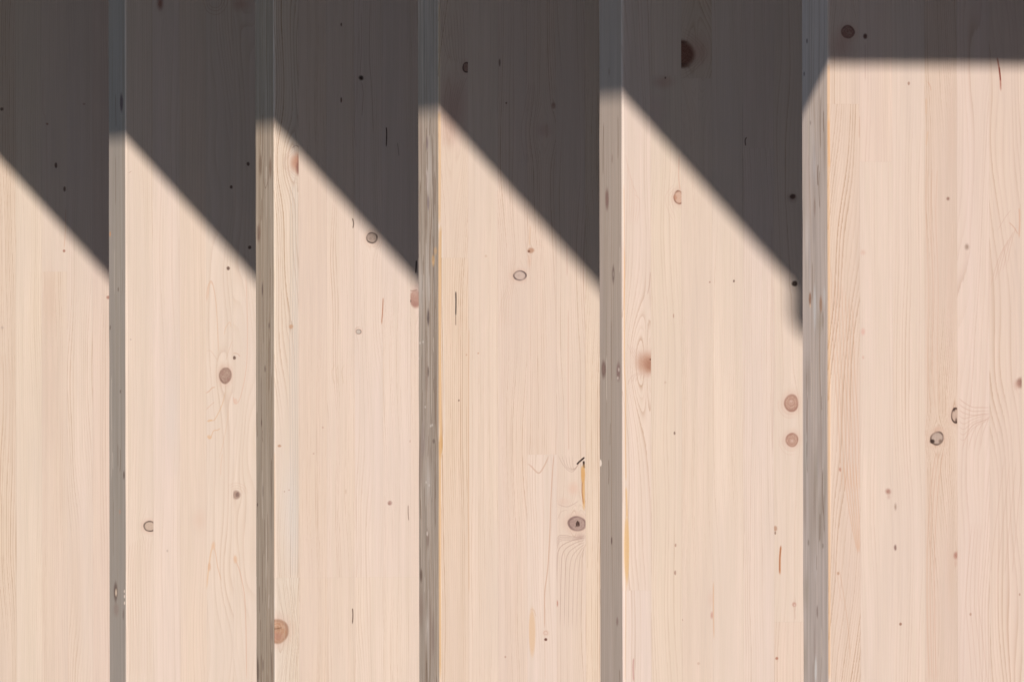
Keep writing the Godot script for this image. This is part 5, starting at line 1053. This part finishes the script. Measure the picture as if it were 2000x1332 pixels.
# one glued layer of a post: a board with eased edges; the front one has a rounded, slightly worn corner
func layer_mesh(d0: float, d1: float, y0: float, y1: float, front: bool, period: float, proud: float, rng: RandomNumberGenerator) -> ArrayMesh:
	var t := POST_WIDTH
	var rows := PackedFloat32Array([y0, y1])
	if front:
		rows = PackedFloat32Array()
		var n := int(ceil((y1 - y0) / 0.04))
		for i in n + 1: rows.append(lerpf(y0, y1, float(i) / n))
	var nz := FastNoiseLite.new(); nz.seed = rng.randi() % 9999; nz.frequency = 3.0; nz.fractal_octaves = 3
	var c := 0.00012
	var outline := func(y: float) -> PackedVector2Array:
		if front:
			var r := 0.0030 + 0.0017 * nz.get_noise_1d(y * 1.2)
			var cl := 0.0014 + 0.0026 * absf(nz.get_noise_1d(y * 2.0 + 40.0))
			return PackedVector2Array([Vector2(cl, 0), Vector2(t - r, 0), Vector2(t - r * 0.293, -r * 0.293), Vector2(t + proud, -r),
				Vector2(t + proud, -d1 + c), Vector2(t + proud - c, -d1), Vector2(c, -d1), Vector2(0, -d1 + c), Vector2(0, -cl)])
		return PackedVector2Array([Vector2(c, -d0), Vector2(t + proud - c, -d0), Vector2(t + proud, -d0 - c),
			Vector2(t + proud, -d1 + c), Vector2(t + proud - c, -d1), Vector2(c, -d1), Vector2(0, -d1 + c), Vector2(0, -d0 - c)])
	var sts := []
	for s in (2 if front else 1):
		var st := SurfaceTool.new(); st.begin(Mesh.PRIMITIVE_TRIANGLES); st.set_smooth_group(-1)
		sts.append(st)
	var count: int = outline.call(y0).size()
	var uv := func(p: Vector2, y: float, s: int) -> Vector2:
		var vv := (TEX_TOP - (y - EYE) * 1000.0) / TEX_HEIGHT
		return Vector2(clampf(p.x / t, 0.004, 0.996), vv) if s == 1 else Vector2(maxf(-p.y * 1000.0, 0.4) / period, vv)
	for j in rows.size() - 1:
		var lo := rows[j]; var hi := rows[j + 1]
		var pl: PackedVector2Array = outline.call(lo); var ph: PackedVector2Array = outline.call(hi)
		for i in count:
			var k := (i + 1) % count
			var s := 1 if front and (i == 0 or i == count - 1) else 0
			var st: SurfaceTool = sts[s]
			var quad := [[ph[i], hi], [ph[k], hi], [pl[k], lo], [pl[i], lo]]
			for q in [0, 1, 2, 0, 2, 3]:
				var p: Vector2 = quad[q][0]
				st.set_uv(uv.call(p, quad[q][1], s)); st.add_vertex(Vector3(p.x, quad[q][1], p.y))
	var top: PackedVector2Array = outline.call(y1); var bottom: PackedVector2Array = outline.call(y0)
	for i in range(1, count - 1):
		for p in [top[0], top[i + 1], top[i]]:
			sts[0].set_uv(uv.call(p, y1, 0)); sts[0].add_vertex(Vector3(p.x, y1, p.y))
		for p in [bottom[0], bottom[i], bottom[i + 1]]:
			sts[0].set_uv(uv.call(p, y0, 0)); sts[0].add_vertex(Vector3(p.x, y0, p.y))
	var mesh: ArrayMesh = null
	for st in sts:
		st.generate_normals()
		mesh = st.commit(mesh)
	return mesh

# joints: end joints of single layers, as [layer, millimetres above eye level]
func make_post(k: int, slot: int, joints: Array, label: String) -> Node3D:
	var rng := RandomNumberGenerator.new(); rng.seed = 4000 + k
	var post := thing("timber_post", label, "post", Vector3((slot - 1) * SPACING, 0, 0), "laminated timber posts in a row along the facade")
	var first: float = FIRST_LAYER[k] * 0.001
	var period: float = FIRST_LAYER[k] + 270.0
	for l in 9:
		var d0 := 0.0 if l == 0 else first + LAYER * (l - 1)
		var d1 := first + LAYER * l
		var cuts := [0.0, POST_TOP]
		for j in joints:
			if j[0] == l: cuts.insert(1, EYE + j[1] * 0.001)
		for s in cuts.size() - 1:
			var m := layer_mesh(d0, d1, cuts[s], cuts[s + 1], l == 0, period, rng.randf_range(-0.0001, 0.0), rng)
			var b := piece("board", m, [side_mat[k], front_mat[maxi(k - 1, 0)]] if l == 0 else [side_mat[k]], post)
			if l == 0: b.set_meta("label", "front board with grey weathered narrow face")
	return post

# ---------------------------------------------------------------- scene
const SUN := Vector3(0.7515, 0.4787, 0.4538)     # towards the sun
const SIDE_TONE := Vector3(0.755, 0.822, 0.958)
const FRONT_TONE := Vector3(1.22, 1.22, 1.28)

func _ready():
	var cam := Camera3D.new(); cam.name = "camera"; add_child(cam)
	cam.position = Vector3(16.0683, 1.6000, 4.4619)
	cam.rotation_degrees = Vector3(0.2235, 72.2232, -0.1032)
	cam.fov = 3.81449
	cam.near = 0.5; cam.far = 400.0; cam.current = true
	var env := Environment.new()
	env.background_mode = Environment.BG_SKY
	var sky_mat := ProceduralSkyMaterial.new()
	sky_mat.sky_top_color = Color(0.32, 0.43, 0.57)
	sky_mat.sky_horizon_color = Color(0.71, 0.78, 0.81)
	sky_mat.sky_curve = 0.15
	sky_mat.ground_horizon_color = Color(0.5, 0.5, 0.5)
	sky_mat.ground_bottom_color = Color(0.3, 0.3, 0.3)
	sky_mat.sky_energy_multiplier = 0.97
	var sky := Sky.new(); sky.sky_material = sky_mat
	env.sky = sky
	env.tonemap_mode = Environment.TONE_MAPPER_LINEAR
	env.tonemap_exposure = 1.07
	env.sdfgi_enabled = true; env.ssao_enabled = true; env.ssil_enabled = true
	var we := WorldEnvironment.new(); we.name = "environment"; we.environment = env; add_child(we)
	var sun := DirectionalLight3D.new(); sun.name = "sun"
	sun.light_color = Color(1.0, 0.96, 0.90); sun.light_energy = 1.46
	sun.light_angular_distance = 0.64; sun.shadow_enabled = true
	add_child(sun)
	sun.look_at_from_position(SUN * 30.0, Vector3.ZERO)

	var t0 := Time.get_ticks_msec()
	paint_all()
	print("painted in ", Time.get_ticks_msec() - t0, " ms")

	# setting
	var ground := MeshInstance3D.new()
	ground.mesh = box(-200, 200, -0.2, 0.0, -200, 200); ground.name = "ground"
	var gm := plain(Color(0.30, 0.28, 0.26), 0.9)
	var gn := FastNoiseLite.new(); gn.seed = 3; gn.frequency = 0.02; gn.fractal_octaves = 5
	var gt := NoiseTexture2D.new(); gt.width = 512; gt.height = 512; gt.seamless = true; gt.noise = gn
	var ramp := Gradient.new(); ramp.set_color(0, Color(0.36, 0.37, 0.38)); ramp.set_color(1, Color(0.47, 0.48, 0.49)); gt.color_ramp = ramp
	gm.albedo_color = Color.WHITE; gm.albedo_texture = gt; gm.uv1_triplanar = true; gm.uv1_world_triplanar = true; gm.uv1_scale = Vector3(0.7, 0.7, 0.7)
	ground.mesh.surface_set_material(0, gm); ground.set_meta("kind", "structure"); add_child(ground)

	# the posts
	var joints = {
		0: [[2, 187.7]],
		1: [],
		2: [[0, -302.1], [1, -302.1], [2, -302.1], [3, -302.1], [4, -302.1], [5, -302.1]],
		3: [[0, 180.5], [3, -107.9]],
		4: [[0, -289.5], [1, 421.8], [2, 419.0], [4, 322.6], [5, -334.8]],
		5: [[0, 360.2], [1, 285.5]],
	}
	var labels := {
		0: "pale timber post cut off by the left picture edge, small dark specks on its side",
		1: "pale timber post with one round brown knot and wavy orange resin marks on its side",
		2: "pale timber post with grey striped front layer and big brown corner knot near the bottom",
		3: "pale timber post with rough orange front corner and black bark pocket above a dark knot",
		4: "pale timber post with two round pinkish brown knots one above the other on its side",
		5: "pale timber post nearest on the right, its side shadow ending in one level line",
	}
	for k in 6: make_post(k, k, joints[k], labels[k])
	make_post(1, 6, joints[1], "pale timber post just past the right picture edge, last under the canopy end board")

	for i in 4: make_post([4, 2, 5, 3][i], -1 - i, joints[[4, 2, 5, 3][i]], ["pale timber post next past the left picture edge", "pale timber post second past the left picture edge", "pale timber post third past the left picture edge", "pale timber post at the far left end of the row"][i])

	# behind and above the posts
	var pale := plain(Color(0.52, 0.42, 0.32))
	var grey := plain(Color(0.16, 0.16, 0.165))
	var wall := thing("timber_wall", "grey stained timber wall running behind the row of posts", "wall")
	var wx := -6.0
	while wx < 4.9:
		piece("board", box(wx + 0.002, minf(wx + 0.198, 4.89), 0.0, POST_TOP, -0.46, -0.41), [grey], wall); wx += 0.2
	var roof := thing("canopy", "flat timber canopy over the row of posts casting the stepped shadow", "canopy", Vector3(0, POST_TOP, 0))
	piece("roof_deck", box(-6.0, 4.89, 0.0, 0.10, -0.6, 0.95), [pale], roof)
	piece("end_board", prism(PackedVector2Array([Vector2(-0.6, -0.0751), Vector2(0.935, -0.0751), Vector2(1.06, 0.105), Vector2(1.1055, 0.1111), Vector2(1.1055, 0.22), Vector2(-0.6, 0.22)]),
		Vector3.BACK, Vector3.UP, Vector3.RIGHT, 4.89, 4.93), [plain(Color(0.50, 0.40, 0.30))], roof)
